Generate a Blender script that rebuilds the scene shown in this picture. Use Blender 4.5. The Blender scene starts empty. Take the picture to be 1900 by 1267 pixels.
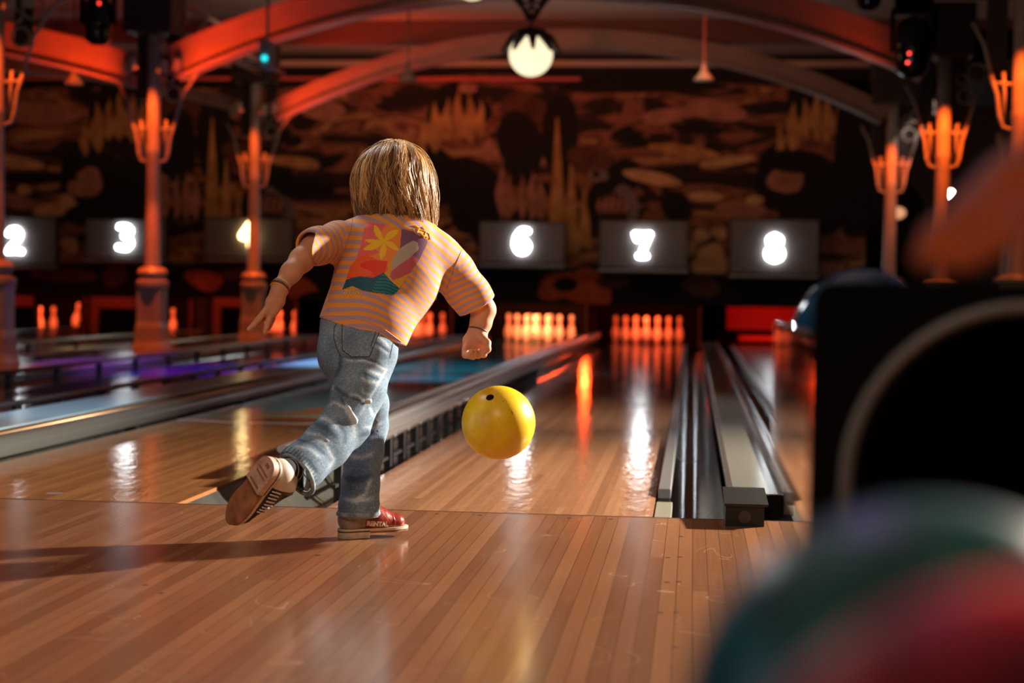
import bpy, bmesh, math, random
import numpy as np
from mathutils import Vector, Matrix
from mathutils.bvhtree import BVHTree

scene = bpy.context.scene
COL = scene.collection
random.seed(7)
PI = math.pi

# ---------------------------------------------------------------- camera
CAM_O = np.array([.6436, -5.3917, .7116]); YAW, PITCH, ROLL, FPX = .1058, .0297, .0151, 3150.0
def cam_axes():
    f = np.array([-math.sin(YAW)*math.cos(PITCH), math.cos(YAW)*math.cos(PITCH), -math.sin(PITCH)])
    r = np.array([math.cos(YAW), math.sin(YAW), 0.]); u = np.cross(r, f)
    return r*math.cos(ROLL)+u*math.sin(ROLL), -r*math.sin(ROLL)+u*math.cos(ROLL), f
CR, CU, CF = cam_axes()
def ray(x, y): return CF+CR*(x-950)/FPX+CU*(633.5-y)/FPX
def AY(x, y, Y): d = ray(x, y); return Vector(CAM_O+d*(Y-CAM_O[1])/d[1])
def AZ(x, y, Z=0.): d = ray(x, y); return Vector(CAM_O+d*(Z-CAM_O[2])/d[2])
def AD(x, y, D): return Vector(CAM_O+ray(x, y)*D)
cd = bpy.data.cameras.new('camera'); cam = bpy.data.objects.new('camera', cd); COL.objects.link(cam)
M = Matrix.Identity(4)
for i in range(3):
    M[i][0] = CR[i]; M[i][1] = CU[i]; M[i][2] = -CF[i]; M[i][3] = CAM_O[i]
cam.matrix_world = M
cd.sensor_width = 36; cd.lens = FPX/1900*36; cd.clip_start = .02
cd.dof.use_dof = True; cd.dof.focus_distance = 4.9; cd.dof.aperture_fstop = 2.35; cd.dof.aperture_blades = 0
scene.camera = cam

# ---------------------------------------------------------------- world, view, lights
w = bpy.data.worlds.new('world'); scene.world = w; w.use_nodes = True
w.node_tree.nodes['Background'].inputs[0].default_value = (.9, .6, .5, 1)
w.node_tree.nodes['Background'].inputs[1].default_value = .012
scene.view_settings.view_transform = 'Standard'; scene.view_settings.look = 'None'
scene.view_settings.exposure = 0.0; scene.view_settings.gamma = 1; scene.view_settings.use_curve_mapping = False
scene.cycles.use_denoising = True
scene.cycles.max_bounces = 6; scene.cycles.diffuse_bounces = 3; scene.cycles.glossy_bounces = 4
scene.cycles.sample_clamp_indirect = 6; scene.cycles.caustics_reflective = False; scene.cycles.caustics_refractive = False
scene.cycles.blur_glossy = .5

def light(kind, name, loc, target, power, color, size=.3, size_y=None, spot=60, blend=.5):
    l = bpy.data.lights.new(name, kind); o = bpy.data.objects.new(name, l); COL.objects.link(o)
    l.energy = power; l.color = color
    if kind == 'AREA':
        l.size = size
        if size_y: l.shape = 'RECTANGLE'; l.size_y = size_y
    else: l.shadow_soft_size = size
    if kind == 'SPOT': l.spot_size = math.radians(spot); l.spot_blend = blend
    o.location = loc
    if target is not None:
        d = Vector(target)-Vector(loc); o.rotation_euler = d.to_track_quat('-Z', 'Y').to_euler()
    return o
RED = (1, .11, .012)
# the white stage light low on the right that throws the long shadow, and the dim room light over the approach
light('SPOT', 'stage_light', (4.1, 2.35, 2.1), (-.35, -.75, .40), 5400, (1, .87, .72), size=.10, spot=98, blend=1)
light('SPOT', 'rail_glow', (-.80, 17.6, .50), (-.70, 8.0, .10), 20, (1, .06, .01), size=.06, spot=16, blend=.6)  # added red spot that lays a highlight along the chrome rail
light('SPOT', 'approach_light', (.1, -4.9, 3.3), (-.2, -.3, .1), 235, (1, .66, .42), size=.7, spot=78, blend=1)
light('AREA', 'cool_fill', (-2.6, -4.4, 1.5), (-.2, -.6, .6), 11, (.62, .80, 1), size=1.2)  # added cool fill from the left, no window there
light('SPOT', 'lane_fill', (-1.6, 7.6, 3.4), (-1.6, 9.2, 0), 1100, (.45, .80, 1), size=.12, spot=62, blend=.8)  # added spots that brighten the lanes, no lamps known there
light('SPOT', 'lane_fill', (-2.3, 1.8, 3.2), (-2.5, 2.9, .1), 260, (.55, .80, 1), size=.12, spot=34, blend=.8)
light('SPOT', 'lane_fill', (1.0, 2.5, 3.3), (.95, 3.8, 0), 260, (.80, .90, 1), size=.12, spot=55, blend=.8)
light('SPOT', 'lane_fill', (-.3, 3.0, 3.4), (-.55, 4.6, 0), 520, (1, .80, .66), size=.12, spot=50, blend=.8)
light('SPOT', 'violet_light', (-3.3, 7.8, 3.3), (-3.6, 8.6, 0), 650, (.30, .09, 1), size=.15, spot=50, blend=.8)
light('AREA', 'mural_light', (-5.5, 15.7, 3.5), (-5.5, 18, 2.0), 8.5, (1, .42, .16), size=9, size_y=.3)
light('AREA', 'mural_light', (0.2, 15.7, 3.5), (.2, 18, 2.0), 7, (1, .45, .18), size=5, size_y=.3)
light('AREA', 'ceiling_wash', (-1.5, 12.2, 3.0), (-1.5, 13.8, 3.95), 17, (1, .62, .42), size=5, size_y=.4)
light('AREA', 'rack_light', (1.9, -4.2, 1.7), (.8, -4.75, .55), 1.6, (.30, .55, 1), size=.5)

# ---------------------------------------------------------------- materials
MATS = {}
def nodes_of(name):
    m = bpy.data.materials.new(name); m.use_nodes = True
    nt = m.node_tree; b = nt.nodes['Principled BSDF']
    return m, nt, b
def mat(name, col, rough=.5, metal=0., emit=None, es=0., coat=0., bump=0., bscale=60., var=0., vscale=8.):
    if name in MATS: return MATS[name]
    m, nt, b = nodes_of(name)
    b.inputs['Base Color'].default_value = (*col, 1); b.inputs['Roughness'].default_value = rough
    b.inputs['Metallic'].default_value = metal; b.inputs['Coat Weight'].default_value = coat
    if emit: b.inputs['Emission Color'].default_value = (*emit, 1); b.inputs['Emission Strength'].default_value = es
    tc = nt.nodes.new('ShaderNodeTexCoord')
    if var:
        n = nt.nodes.new('ShaderNodeTexNoise'); n.inputs['Scale'].default_value = vscale; n.inputs['Detail'].default_value = 4
        r = nt.nodes.new('ShaderNodeMapRange'); r.inputs['From Min'].default_value = .3; r.inputs['From Max'].default_value = .7
        r.inputs['To Min'].default_value = 1-var; r.inputs['To Max'].default_value = 1+var
        v = nt.nodes.new('ShaderNodeVectorMath'); v.operation = 'SCALE'; v.inputs[0].default_value = col
        nt.links.new(tc.outputs['Object'], n.inputs['Vector']); nt.links.new(n.outputs['Fac'], r.inputs['Value'])
        nt.links.new(r.outputs[0], v.inputs['Scale']); nt.links.new(v.outputs[0], b.inputs['Base Color'])
    if bump:
        n = nt.nodes.new('ShaderNodeTexNoise'); n.inputs['Scale'].default_value = bscale; n.inputs['Detail'].default_value = 3
        bp = nt.nodes.new('ShaderNodeBump'); bp.inputs['Strength'].default_value = bump; bp.inputs['Distance'].default_value = .01
        nt.links.new(tc.outputs['Object'], n.inputs['Vector']); nt.links.new(n.outputs['Fac'], bp.inputs['Height'])
        nt.links.new(bp.outputs[0], b.inputs['Normal'])
    MATS[name] = m; return m
def N(nt, t, **kw):
    n = nt.nodes.new('ShaderNode'+t)
    for k, v in kw.items():
        if k in n.inputs.keys(): n.inputs[k].default_value = v
        else: setattr(n, k, v)
    return n
def math_(nt, op, a, b=None, c=None):
    n = nt.nodes.new('ShaderNodeMath'); n.operation = op
    for i, v in enumerate((a, b, c)):
        if v is None: continue
        if isinstance(v, (int, float)): n.inputs[i].default_value = v
        else: nt.links.new(v, n.inputs[i])
    return n.outputs[0]
def ramp(nt, fac, stops, interp='LINEAR'):
    r = nt.nodes.new('ShaderNodeValToRGB'); r.color_ramp.interpolation = interp
    el = r.color_ramp.elements
    while len(el) < len(stops): el.new(.5)
    for e, (p, c) in zip(el, stops): e.position = p; e.color = (*c, 1)
    nt.links.new(fac, r.inputs['Fac']); return r.outputs['Color']
def mixc(nt, fac, a, b, mode='MIX'):
    n = nt.nodes.new('ShaderNodeMix'); n.data_type = 'RGBA'; n.blend_type = mode
    for i, v in ((0, fac), (6, a), (7, b)):
        if isinstance(v, (int, float)): n.inputs[i].default_value = v
        elif isinstance(v, tuple): n.inputs[i].default_value = (*v, 1)
        else: nt.links.new(v, n.inputs[i])
    return n.outputs[2]

def wood_mat(name, board, dark, light_, line, rough, tint=None, bumps=.02, scratch=True):
    """boards running along y; board = width in metres"""
    m, nt, b = nodes_of(name); L = nt.links
    geo = N(nt, 'NewGeometry'); sep = N(nt, 'SeparateXYZ'); L.new(geo.outputs['Position'], sep.inputs[0])
    X, Y = sep.outputs[0], sep.outputs[1]
    u = math_(nt, 'DIVIDE', X, board); fl = math_(nt, 'FLOOR', u); fr = math_(nt, 'FRACT', u)
    wn = N(nt, 'TexWhiteNoise', noise_dimensions='2D'); cv = N(nt, 'CombineXYZ')
    seg = math_(nt, 'FLOOR', math_(nt, 'ADD', math_(nt, 'MULTIPLY', Y, .22), math_(nt, 'MULTIPLY', fl, .37)))
    L.new(fl, cv.inputs[0]); L.new(seg, cv.inputs[1]); L.new(cv.outputs[0], wn.inputs['Vector'])
    g = N(nt, 'TexNoise', Scale=1.0, Detail=2.0); mp = N(nt, 'Mapping'); mp.inputs['Scale'].default_value = (150, 2.2, 1)
    L.new(geo.outputs['Position'], mp.inputs[0]); L.new(mp.outputs[0], g.inputs['Vector'])
    f = math_(nt, 'ADD', math_(nt, 'MULTIPLY', wn.outputs['Value'], .55), math_(nt, 'MULTIPLY', g.outputs['Fac'], .55))
    c = ramp(nt, f, [(.1, dark), (.95, light_)])
    edge = math_(nt, 'GREATER_THAN', math_(nt, 'ABSOLUTE', math_(nt, 'SUBTRACT', fr, .5)), .5-.0011/board)
    c = mixc(nt, math_(nt, 'MULTIPLY', edge, line), c, (.09, .04, .02))
    if tint: c = tint(nt, c, X, Y, geo)
    ns = N(nt, 'TexNoise', Scale=2.1, Detail=1.0, Distortion=1.2); L.new(geo.outputs['Position'], ns.inputs['Vector'])
    nm = N(nt, 'TexNoise', Scale=5.0, Detail=1.0); L.new(geo.outputs['Position'], nm.inputs['Vector'])
    hair = math_(nt, 'MULTIPLY', math_(nt, 'LESS_THAN', math_(nt, 'ABSOLUTE', math_(nt, 'SUBTRACT', math_(nt, 'FRACT', math_(nt, 'MULTIPLY', ns.outputs['Fac'], 9.)), .5)), .012), math_(nt, 'GREATER_THAN', nm.outputs['Fac'], .56))
    c = mixc(nt, math_(nt, 'MULTIPLY', hair, .28), c, (.62, .42, .30))
    L.new(c, b.inputs['Base Color'])
    # worn varnish: cross-wise fine waviness and scratches in the gloss
    n2 = N(nt, 'TexNoise', Scale=1.0, Detail=2.0, Roughness=.5); mp2 = N(nt, 'Mapping'); mp2.inputs['Scale'].default_value = (26, 9, 1)
    L.new(geo.outputs['Position'], mp2.inputs[0]); L.new(mp2.outputs[0], n2.inputs['Vector'])
    n3 = N(nt, 'TexNoise', Scale=2.3, Detail=5.0)
    L.new(geo.outputs['Position'], n3.inputs['Vector'])
    rr = math_(nt, 'ADD', math_(nt, 'MULTIPLY', n3.outputs['Fac'], .16), rough-.08)
    L.new(rr, b.inputs['Roughness'])
    bp = N(nt, 'Bump', Strength=bumps, Distance=.02); L.new(n2.outputs['Fac'], bp.inputs['Height'])
    L.new(bp.outputs[0], b.inputs['Normal'])
    b.inputs['Specular IOR Level'].default_value = .75
    MATS[name] = m; return m
M_APP = wood_mat('approach_maple', .0385, (.150, .062, .028), (.29, .130, .062), .85, .20, bumps=.012, scratch=True)
def lane7_falloff(nt, c, X, Y, geo):
    # light falloff painted in: the boards darken down the lane
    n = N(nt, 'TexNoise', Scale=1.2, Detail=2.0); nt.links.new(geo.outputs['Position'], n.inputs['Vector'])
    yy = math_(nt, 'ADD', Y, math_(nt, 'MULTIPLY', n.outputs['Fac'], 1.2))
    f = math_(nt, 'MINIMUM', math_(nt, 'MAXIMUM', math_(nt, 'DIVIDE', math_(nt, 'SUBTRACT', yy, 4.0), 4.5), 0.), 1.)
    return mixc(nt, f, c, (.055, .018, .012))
M_LANE7 = wood_mat('lane_maple', .0264, (.27, .12, .06), (.50, .25, .13), .25, .115, lane7_falloff, bumps=.06)
def teal_tint(nt, c, X, Y, geo):  # teal and tan bands over the far part of the lane
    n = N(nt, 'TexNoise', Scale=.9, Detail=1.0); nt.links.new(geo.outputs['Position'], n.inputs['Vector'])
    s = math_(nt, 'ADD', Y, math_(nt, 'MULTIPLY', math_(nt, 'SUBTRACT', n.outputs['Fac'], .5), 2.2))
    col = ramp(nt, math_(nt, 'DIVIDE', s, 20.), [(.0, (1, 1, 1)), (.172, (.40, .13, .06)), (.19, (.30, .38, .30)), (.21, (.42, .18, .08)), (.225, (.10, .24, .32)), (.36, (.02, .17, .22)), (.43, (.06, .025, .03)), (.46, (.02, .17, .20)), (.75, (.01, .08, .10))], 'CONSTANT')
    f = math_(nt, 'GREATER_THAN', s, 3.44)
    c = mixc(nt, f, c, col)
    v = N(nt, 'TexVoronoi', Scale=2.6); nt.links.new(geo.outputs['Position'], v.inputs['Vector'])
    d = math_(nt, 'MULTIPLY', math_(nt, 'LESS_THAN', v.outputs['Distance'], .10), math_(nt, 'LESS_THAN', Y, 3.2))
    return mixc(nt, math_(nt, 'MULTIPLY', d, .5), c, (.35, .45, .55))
M_LANE6 = wood_mat('lane_teal', .0264, (.25, .10, .035), (.44, .20, .08), .25, .115, teal_tint, bumps=.06)
def blue_light_tint(nt, c, X, Y, geo):  # blue and violet light on the lane put into its base colour
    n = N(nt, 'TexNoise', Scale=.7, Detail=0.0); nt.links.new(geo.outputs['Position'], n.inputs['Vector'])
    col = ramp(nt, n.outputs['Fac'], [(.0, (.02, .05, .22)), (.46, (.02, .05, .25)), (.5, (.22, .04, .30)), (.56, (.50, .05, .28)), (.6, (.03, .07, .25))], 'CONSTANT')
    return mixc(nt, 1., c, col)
M_LANE5 = wood_mat('lane_blue_violet', .0264, (.2, .1, .05), (.3, .1, .05), 0., .12, blue_light_tint, bumps=.05)
M_LANE8 = mat('lane_grey', (.17, .16, .16), .22, bump=.04, bscale=30)
M_GUT = mat('gutter_metal', (.20, .20, .17), .20, metal=.75, bump=.05, bscale=20, var=.2, vscale=9)
M_GUTD = mat('gutter_dark', (.10, .105, .12), .16, metal=.8, bump=.10, bscale=26, var=.3, vscale=14)
M_CHROME = mat('rail_chrome', (.66, .66, .66), .30, metal=.9, bump=.02, bscale=30)
M_RAILD = mat('rail_dark', (.035, .035, .04), .35)
M_CAP = mat('cap_sheet', (.36, .36, .32), .16, metal=.55, bump=.05, bscale=14)
M_CAPD = mat('cap_dark', (.13, .14, .16), .22, metal=.7, bump=.05, bscale=9)
M_CAPB = mat('cap_blue', (.32, .46, .56), .25)
M_BLACK = mat('black_matte', (.006, .0055, .0055), .7)
M_BLACK.node_tree.nodes['Principled BSDF'].inputs['Specular IOR Level'].default_value = .08
M_BLACKG = mat('black_gloss', (.006, .006, .008), .08, coat=.6)
M_IRON = mat('painted_iron', (.42, .36, .27), .38, var=.15, vscale=6)
M_IROND = mat('dark_iron', (.05, .03, .022), .5)
M_BEAM = mat('arch_paint', (.34, .21, .15), .45, var=.12, vscale=4)
M_BEAMD = mat('beam_dark', (.06, .028, .020), .6)
M_CEIL = mat('ceiling_fabric', (.50, .42, .34), .9)
M_WHITEP = mat('cream_paint', (.55, .47, .40), .6)
M_PIN = mat('pin_plastic', (.85, .82, .78), .3)
M_PINR = mat('pin_stripe', (.55, .02, .02), .35)

# ---------------------------------------------------------------- mesh helpers
class MB:
    def __init__(s): s.v = []; s.f = []; s.m = []
    def add(s, vs, fs, mi=0):
        o = len(s.v); s.v += [tuple(v) for v in vs]; s.f += [tuple(i+o for i in f) for f in fs]; s.m += [mi]*len(fs)
    def box(s, a, b, mi=0, bev=0.):
        x0, y0, z0 = a; x1, y1, z1 = b
        if bev <= 0:
            v = [(x, y, z) for x in (x0, x1) for y in (y0, y1) for z in (z0, z1)]
            s.add(v, [(0, 1, 3, 2), (4, 6, 7, 5), (0, 4, 5, 1), (2, 3, 7, 6), (0, 2, 6, 4), (1, 5, 7, 3)], mi); return
        bm = bmesh.new(); bmesh.ops.create_cube(bm, size=1)
        for v in bm.verts: v.co = Vector(((x0+x1)/2+v.co.x*(x1-x0), (y0+y1)/2+v.co.y*(y1-y0), (z0+z1)/2+v.co.z*(z1-z0)))
        bmesh.ops.bevel(bm, geom=bm.edges[:]+bm.verts[:], offset=bev, segments=2, affect='EDGES', profile=.5)
        bm.verts.index_update(); s.add([v.co[:] for v in bm.verts], [tuple(v.index for v in f.verts) for f in bm.faces], mi); bm.free()
    def tube(s, pts, rad, seg=8, mi=0, cap=True, flat=1., up=None):
        pts = [Vector(p) for p in pts]; n = len(pts)
        if n < 2: return
        if isinstance(rad, (int, float)): rad = [rad]*n
        vs = []; prev = None
        for i, p in enumerate(pts):
            t = (pts[min(i+1, n-1)]-pts[max(i-1, 0)]).normalized()
            if prev is None:
                a = Vector(up) if up else (Vector((0, 0, 1)) if abs(t.z) < .9 else Vector((1, 0, 0)))
                a = (a-t*a.dot(t)).normalized()
            else:
                a = prev-t*prev.dot(t)
                a = a.normalized() if a.length > 1e-6 else prev
            prev = a; b = t.cross(a)
            for k in range(seg):
                w_ = 2*PI*k/seg; vs.append(p+(a*math.cos(w_)*flat+b*math.sin(w_))*rad[i])
        fs = [(i*seg+k, i*seg+(k+1) % seg, (i+1)*seg+(k+1) % seg, (i+1)*seg+k) for i in range(n-1) for k in range(seg)]
        if cap: fs += [tuple(range(seg-1, -1, -1)), tuple((n-1)*seg+k for k in range(seg))]
        s.add(vs, fs, mi)
    def lathe(s, prof, seg=24, mi=0, at=(0, 0, 0), axis='z', sq=False):
        vs = []; n = len(prof)
        for r, z in prof:
            for k in range(seg):
                w_ = 2*PI*(k+.5)/seg; c, d = math.cos(w_)*r, math.sin(w_)*r
                p = {'z': (c, d, z), 'y': (c, z, d), 'x': (z, c, d)}[axis]
                vs.append((at[0]+p[0], at[1]+p[1], at[2]+p[2]))
        fs = [(i*seg+k, i*seg+(k+1) % seg, (i+1)*seg+(k+1) % seg, (i+1)*seg+k) for i in range(n-1) for k in range(seg)]
        fs += [tuple(range(seg-1, -1, -1)), tuple((n-1)*seg+k for k in range(seg))]
        s.add(vs, fs, mi)
    def prism(s, poly, a, b, axis='y', mi=0):
        """poly of 2-D points extruded between a and b along axis"""
        def P(p, t): return {'y': (p[0], t, p[1]), 'x': (t, p[0], p[1]), 'z': (p[0], p[1], t)}[axis]
        n = len(poly); vs = [P(p, a) for p in poly]+[P(p, b) for p in poly]
        fs = [tuple(range(n)), tuple(range(2*n-1, n-1, -1))]+[(i, i+n, (i+1) % n+n, (i+1) % n) for i in range(n)]
        s.add(vs, fs, mi)
    def build(s, name, mats, parent=None, smooth=False, loc=None):
        me = bpy.data.meshes.new(name)
        vs = s.v
        if loc is not None: vs = [(v[0]-loc[0], v[1]-loc[1], v[2]-loc[2]) for v in vs]
        me.from_pydata(vs, [], s.f)
        for m_ in (mats if isinstance(mats, (list, tuple)) else [mats]): me.materials.append(m_)
        me.polygons.foreach_set('material_index', s.m)
        bm = bmesh.new(); bm.from_mesh(me); bmesh.ops.recalc_face_normals(bm, faces=bm.faces); bm.to_mesh(me); bm.free()
        if smooth:
            me.polygons.foreach_set('use_smooth', [True]*len(me.polygons))
            if smooth == 'auto': me.set_sharp_from_angle(angle=math.radians(35))
        o = bpy.data.objects.new(name, me); COL.objects.link(o)
        if loc is not None and not parent: o.location = loc
        if parent: o.parent = parent
        return o
def tag(o, label=None, cat=None, group=None, kind=None):
    if label: o['label'] = label
    if cat: o['category'] = cat
    if group: o['group'] = group
    if kind: o['kind'] = kind
    return o
def empty(name, loc, label, cat, group=None):
    o = bpy.data.objects.new(name, None); COL.objects.link(o); o.location = loc; o.empty_display_size = .1
    return tag(o, label, cat, group)
def struct(o): o['kind'] = 'structure'; return o

# ---------------------------------------------------------------- room shell
b = MB(); b.box((-13, -9, -.3), (7, -.004, 0)); struct(b.build('floor', M_APP))
b = MB(); b.box((-13, -.004, -.3), (7, 20.5, -.16)); struct(b.build('floor_under_lanes', M_BLACK))
b = MB(); b.box((-13, -9, 3.97), (7, 20.5, 4.1)); struct(b.build('ceiling', M_CEIL))
b = MB(); b.box((-13.1, -9, -.3), (-13, 20.5, 4.1)); struct(b.build('wall_left', M_BEAMD))
# the right wall is set back beyond the columns
WR = 4.75
b = MB(); b.box((WR, -9, -.3), (WR+.1, 20.5, 4.1)); struct(b.build('wall_right', mat('wall_grey', (.10, .10, .115), .6)))
b = MB(); b.box((-13, 20.4, -.3), (WR, 20.5, 4.1)); struct(b.build('wall_back', M_BLACK))
b = MB(); b.box((-13, -9.1, -.3), (7, -9, 4.1)); struct(b.build('wall_front', M_BEAMD))

# ---------------------------------------------------------------- lanes, gutters, caps
b = MB(); b.box((-13, -.006, -.02), (2.3, .002, .0006)); struct(b.build('trim_1', mat('foul_line', (.02, .012, .01), .4)))
b = MB()
for px, py in ((812, 953), (891, 956), (1057, 961), (1134, 963), (1264, 995), (1262, 1033), (1240, 1034), (1260, 1079), (1238, 1080), (1255, 1136), (1226, 1136), (1253, 1200), (300, 1100), (270, 1085), (590, 1030)):
    p = AZ(px, py, .0004); b.prism([(p.x+.0075*math.cos(a), p.y+.004*math.sin(a)) for a in [2*PI*i/10 for i in range(10)]], .0002, .0009, 'z')
fl = b.build('inlaid_marks', mat('inlay_dark', (.03, .015, .01), .5), bpy.data.objects['floor'])
LANES = {2: -8.69, 3: -7.16, 4: -5.63, 5: -3.43, 6: -1.552, 7: 0., 8: 1.74}
HW = .527; GW = .235; YE = 19.75
NICK = {2: 'leftmost lane', 3: 'dark lane second from the left', 4: 'dark lane left of the column row', 5: 'blue and violet lane', 6: 'teal lane left of the child', 7: 'yellow ball lane', 8: 'grey lane at the right'}
desc = {2: 'leftmost visible lane, dark glossy, ending under the glowing number 2', 3: 'dark glossy lane ending under the glowing number 3',
        4: 'dark lane just left of the column row, under the glowing number 4', 5: 'blue and violet lit lane between the column row and the teal lane',
        6: 'partly teal maple lane, left of the boy, under the glowing number 6', 7: 'maple lane the yellow ball flies over, under the glowing number 7',
        8: 'grey shiny lane at the right under the glowing number 8'}
desc[6] = 'partly teal maple lane left of the child, under the glowing number 6'
M_LANED = mat('lane_dark', (.05, .035, .035), .2, bump=.03, bscale=20)
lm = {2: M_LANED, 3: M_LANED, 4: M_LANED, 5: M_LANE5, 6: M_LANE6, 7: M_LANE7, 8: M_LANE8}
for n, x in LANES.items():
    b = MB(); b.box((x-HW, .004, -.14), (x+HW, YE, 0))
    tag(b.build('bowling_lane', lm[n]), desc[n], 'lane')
def gutter(x0, x1, y0, m, label):
    b = MB(); n = 12; out = []; inn = []
    for i in range(n+1):
        t = i/n; x = x0+(x1-x0)*t; z = -.012-.085*math.sin(PI*t)**.8
        out.append((x, z)); inn.append((x, z-.006))
    b.prism(out+inn[::-1], y0, 18.0, 'y')
    # seam bands where the channel sections overlap
    for yy in (2.75, 5.6, 8.5, 11.4):
        b.prism([(x, z+.0015) for x, z in out[1:-1]]+[(x, z) for x, z in out[1:-1]][::-1], yy, yy+.03, 'y', 1)
    tag(b.build('gutter', [m, M_RAILD], smooth='auto'), label, 'gutter')
e = .004
for n, x in LANES.items():
    m_ = M_GUTD if n in (7, 8) else M_GUT
    gutter(x-HW-GW, x-HW-e, .004, M_GUT if n == 7 else m_, f'gutter channel along the left edge of the {NICK[n]}')
    gutter(x+HW+e, x+HW+GW, .004, m_, f'gutter channel along the right edge of the {NICK[n]}')
# narrow divider strip between the two gutters of each pair and wide division caps
def division(x0, x1, y0, zt, m, name, label, cat, rim=True):
    b = MB(); b.box((x0+.001, y0, -.15), (x1-.001, 18.0, zt), bev=.004)
    tag(b.build(name, m), label, cat)
division(-1.552+HW+GW+.001, -HW-GW-.001, .004, -.01, M_CAPD, 'gutter_divider', 'thin metal strip between the two gutters left of the yellow ball lane', 'divider')
division(-7.16+HW+GW, -5.63-HW-GW, .004, -.005, M_CAPD, 'gutter_divider', 'thin strip between the gutters of the lanes under 3 and 4', 'divider')
division(-2.903+GW, -2.079-GW, .004, .088, M_CAPB, 'division_cap', 'flat pale blue division cover with glare at the left, beside the thick grey rail', 'division cover')
division(-5.103+GW, -3.957-GW, .004, .055, mat('cap_orange', (.50, .42, .38), .22), 'division_cap', 'division cover the row of left columns stands on, glowing orange', 'division cover')
# wide metal division cover between lanes 7 and 8
DX0, DX1 = .527+GW+.003, 1.74-HW-GW-.003
t = empty('division_cap', (DX0, .004, 0), 'wide silver metal division cover right of the yellow ball lane, ending in a black block', 'division cover')
b = MB(); b.box((DX0, .16, -.13), (DX1, 18.0, .066), bev=.003); b.build('cover_body', M_CAP, t, loc=(DX0, .004, 0))
b = MB(); b.box((DX0+.001, .138, -.13), (DX1-.001, .159, .064)); b.build('end_plate', M_BLACK, t, loc=(DX0, .004, 0))
b = MB(); b.box((DX0+.0, .12, -.02), (DX0+.022, 18.0, .082), bev=.004)
rim = b.build('side_rim', mat('rim_chrome', (.62, .60, .52), .14, metal=.9, bump=.15, bscale=180), t, loc=(DX0, .004, 0))
b = MB(); b.box((DX1-.03, .12, .0), (DX1+.006, 18.0, .095), bev=.006); b.build('side_rim', M_CAPD, t, loc=(DX0, .004, 0))
# end block: sloped steel lid over a black face with a round bolt recess
b = MB(); bx0, bx1 = DX0-.010, DX0+.108
b.prism([(-.15, .0005), (-.15, .062), (.155, .078), (.155, .0005)], bx0, bx1, 'x')
blk = b.build('end_block', mat('end_black', (.004, .004, .004), .5), t, loc=(DX0, .004, 0))
b = MB(); b.prism([(-.158, .062), (-.158, .070), (.16, .086), (.16, .078)], bx0-.004, bx1+.012, 'x'); b.build('end_lid', mat('lid_steel', (.035, .034, .032), .3, metal=.5, bump=.1, bscale=60), t, loc=(DX0, .004, 0))
b = MB(); b.lathe([(.020, -.153), (.020, -.1515), (.013, -.1515), (.012, -.149)], 20, at=((bx0+bx1)/2, 0, .030), axis='y')
b.build('bolt', M_RAILD, t, loc=(DX0, .004, 0))
b = MB(); b.box((2.267+GW, .004, -.15), (4.2, 18.0, .05), bev=.004); tag(b.build('division_cap', M_CAPD), 'dark raised floor the right hand column row stands on', 'division cover')

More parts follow.
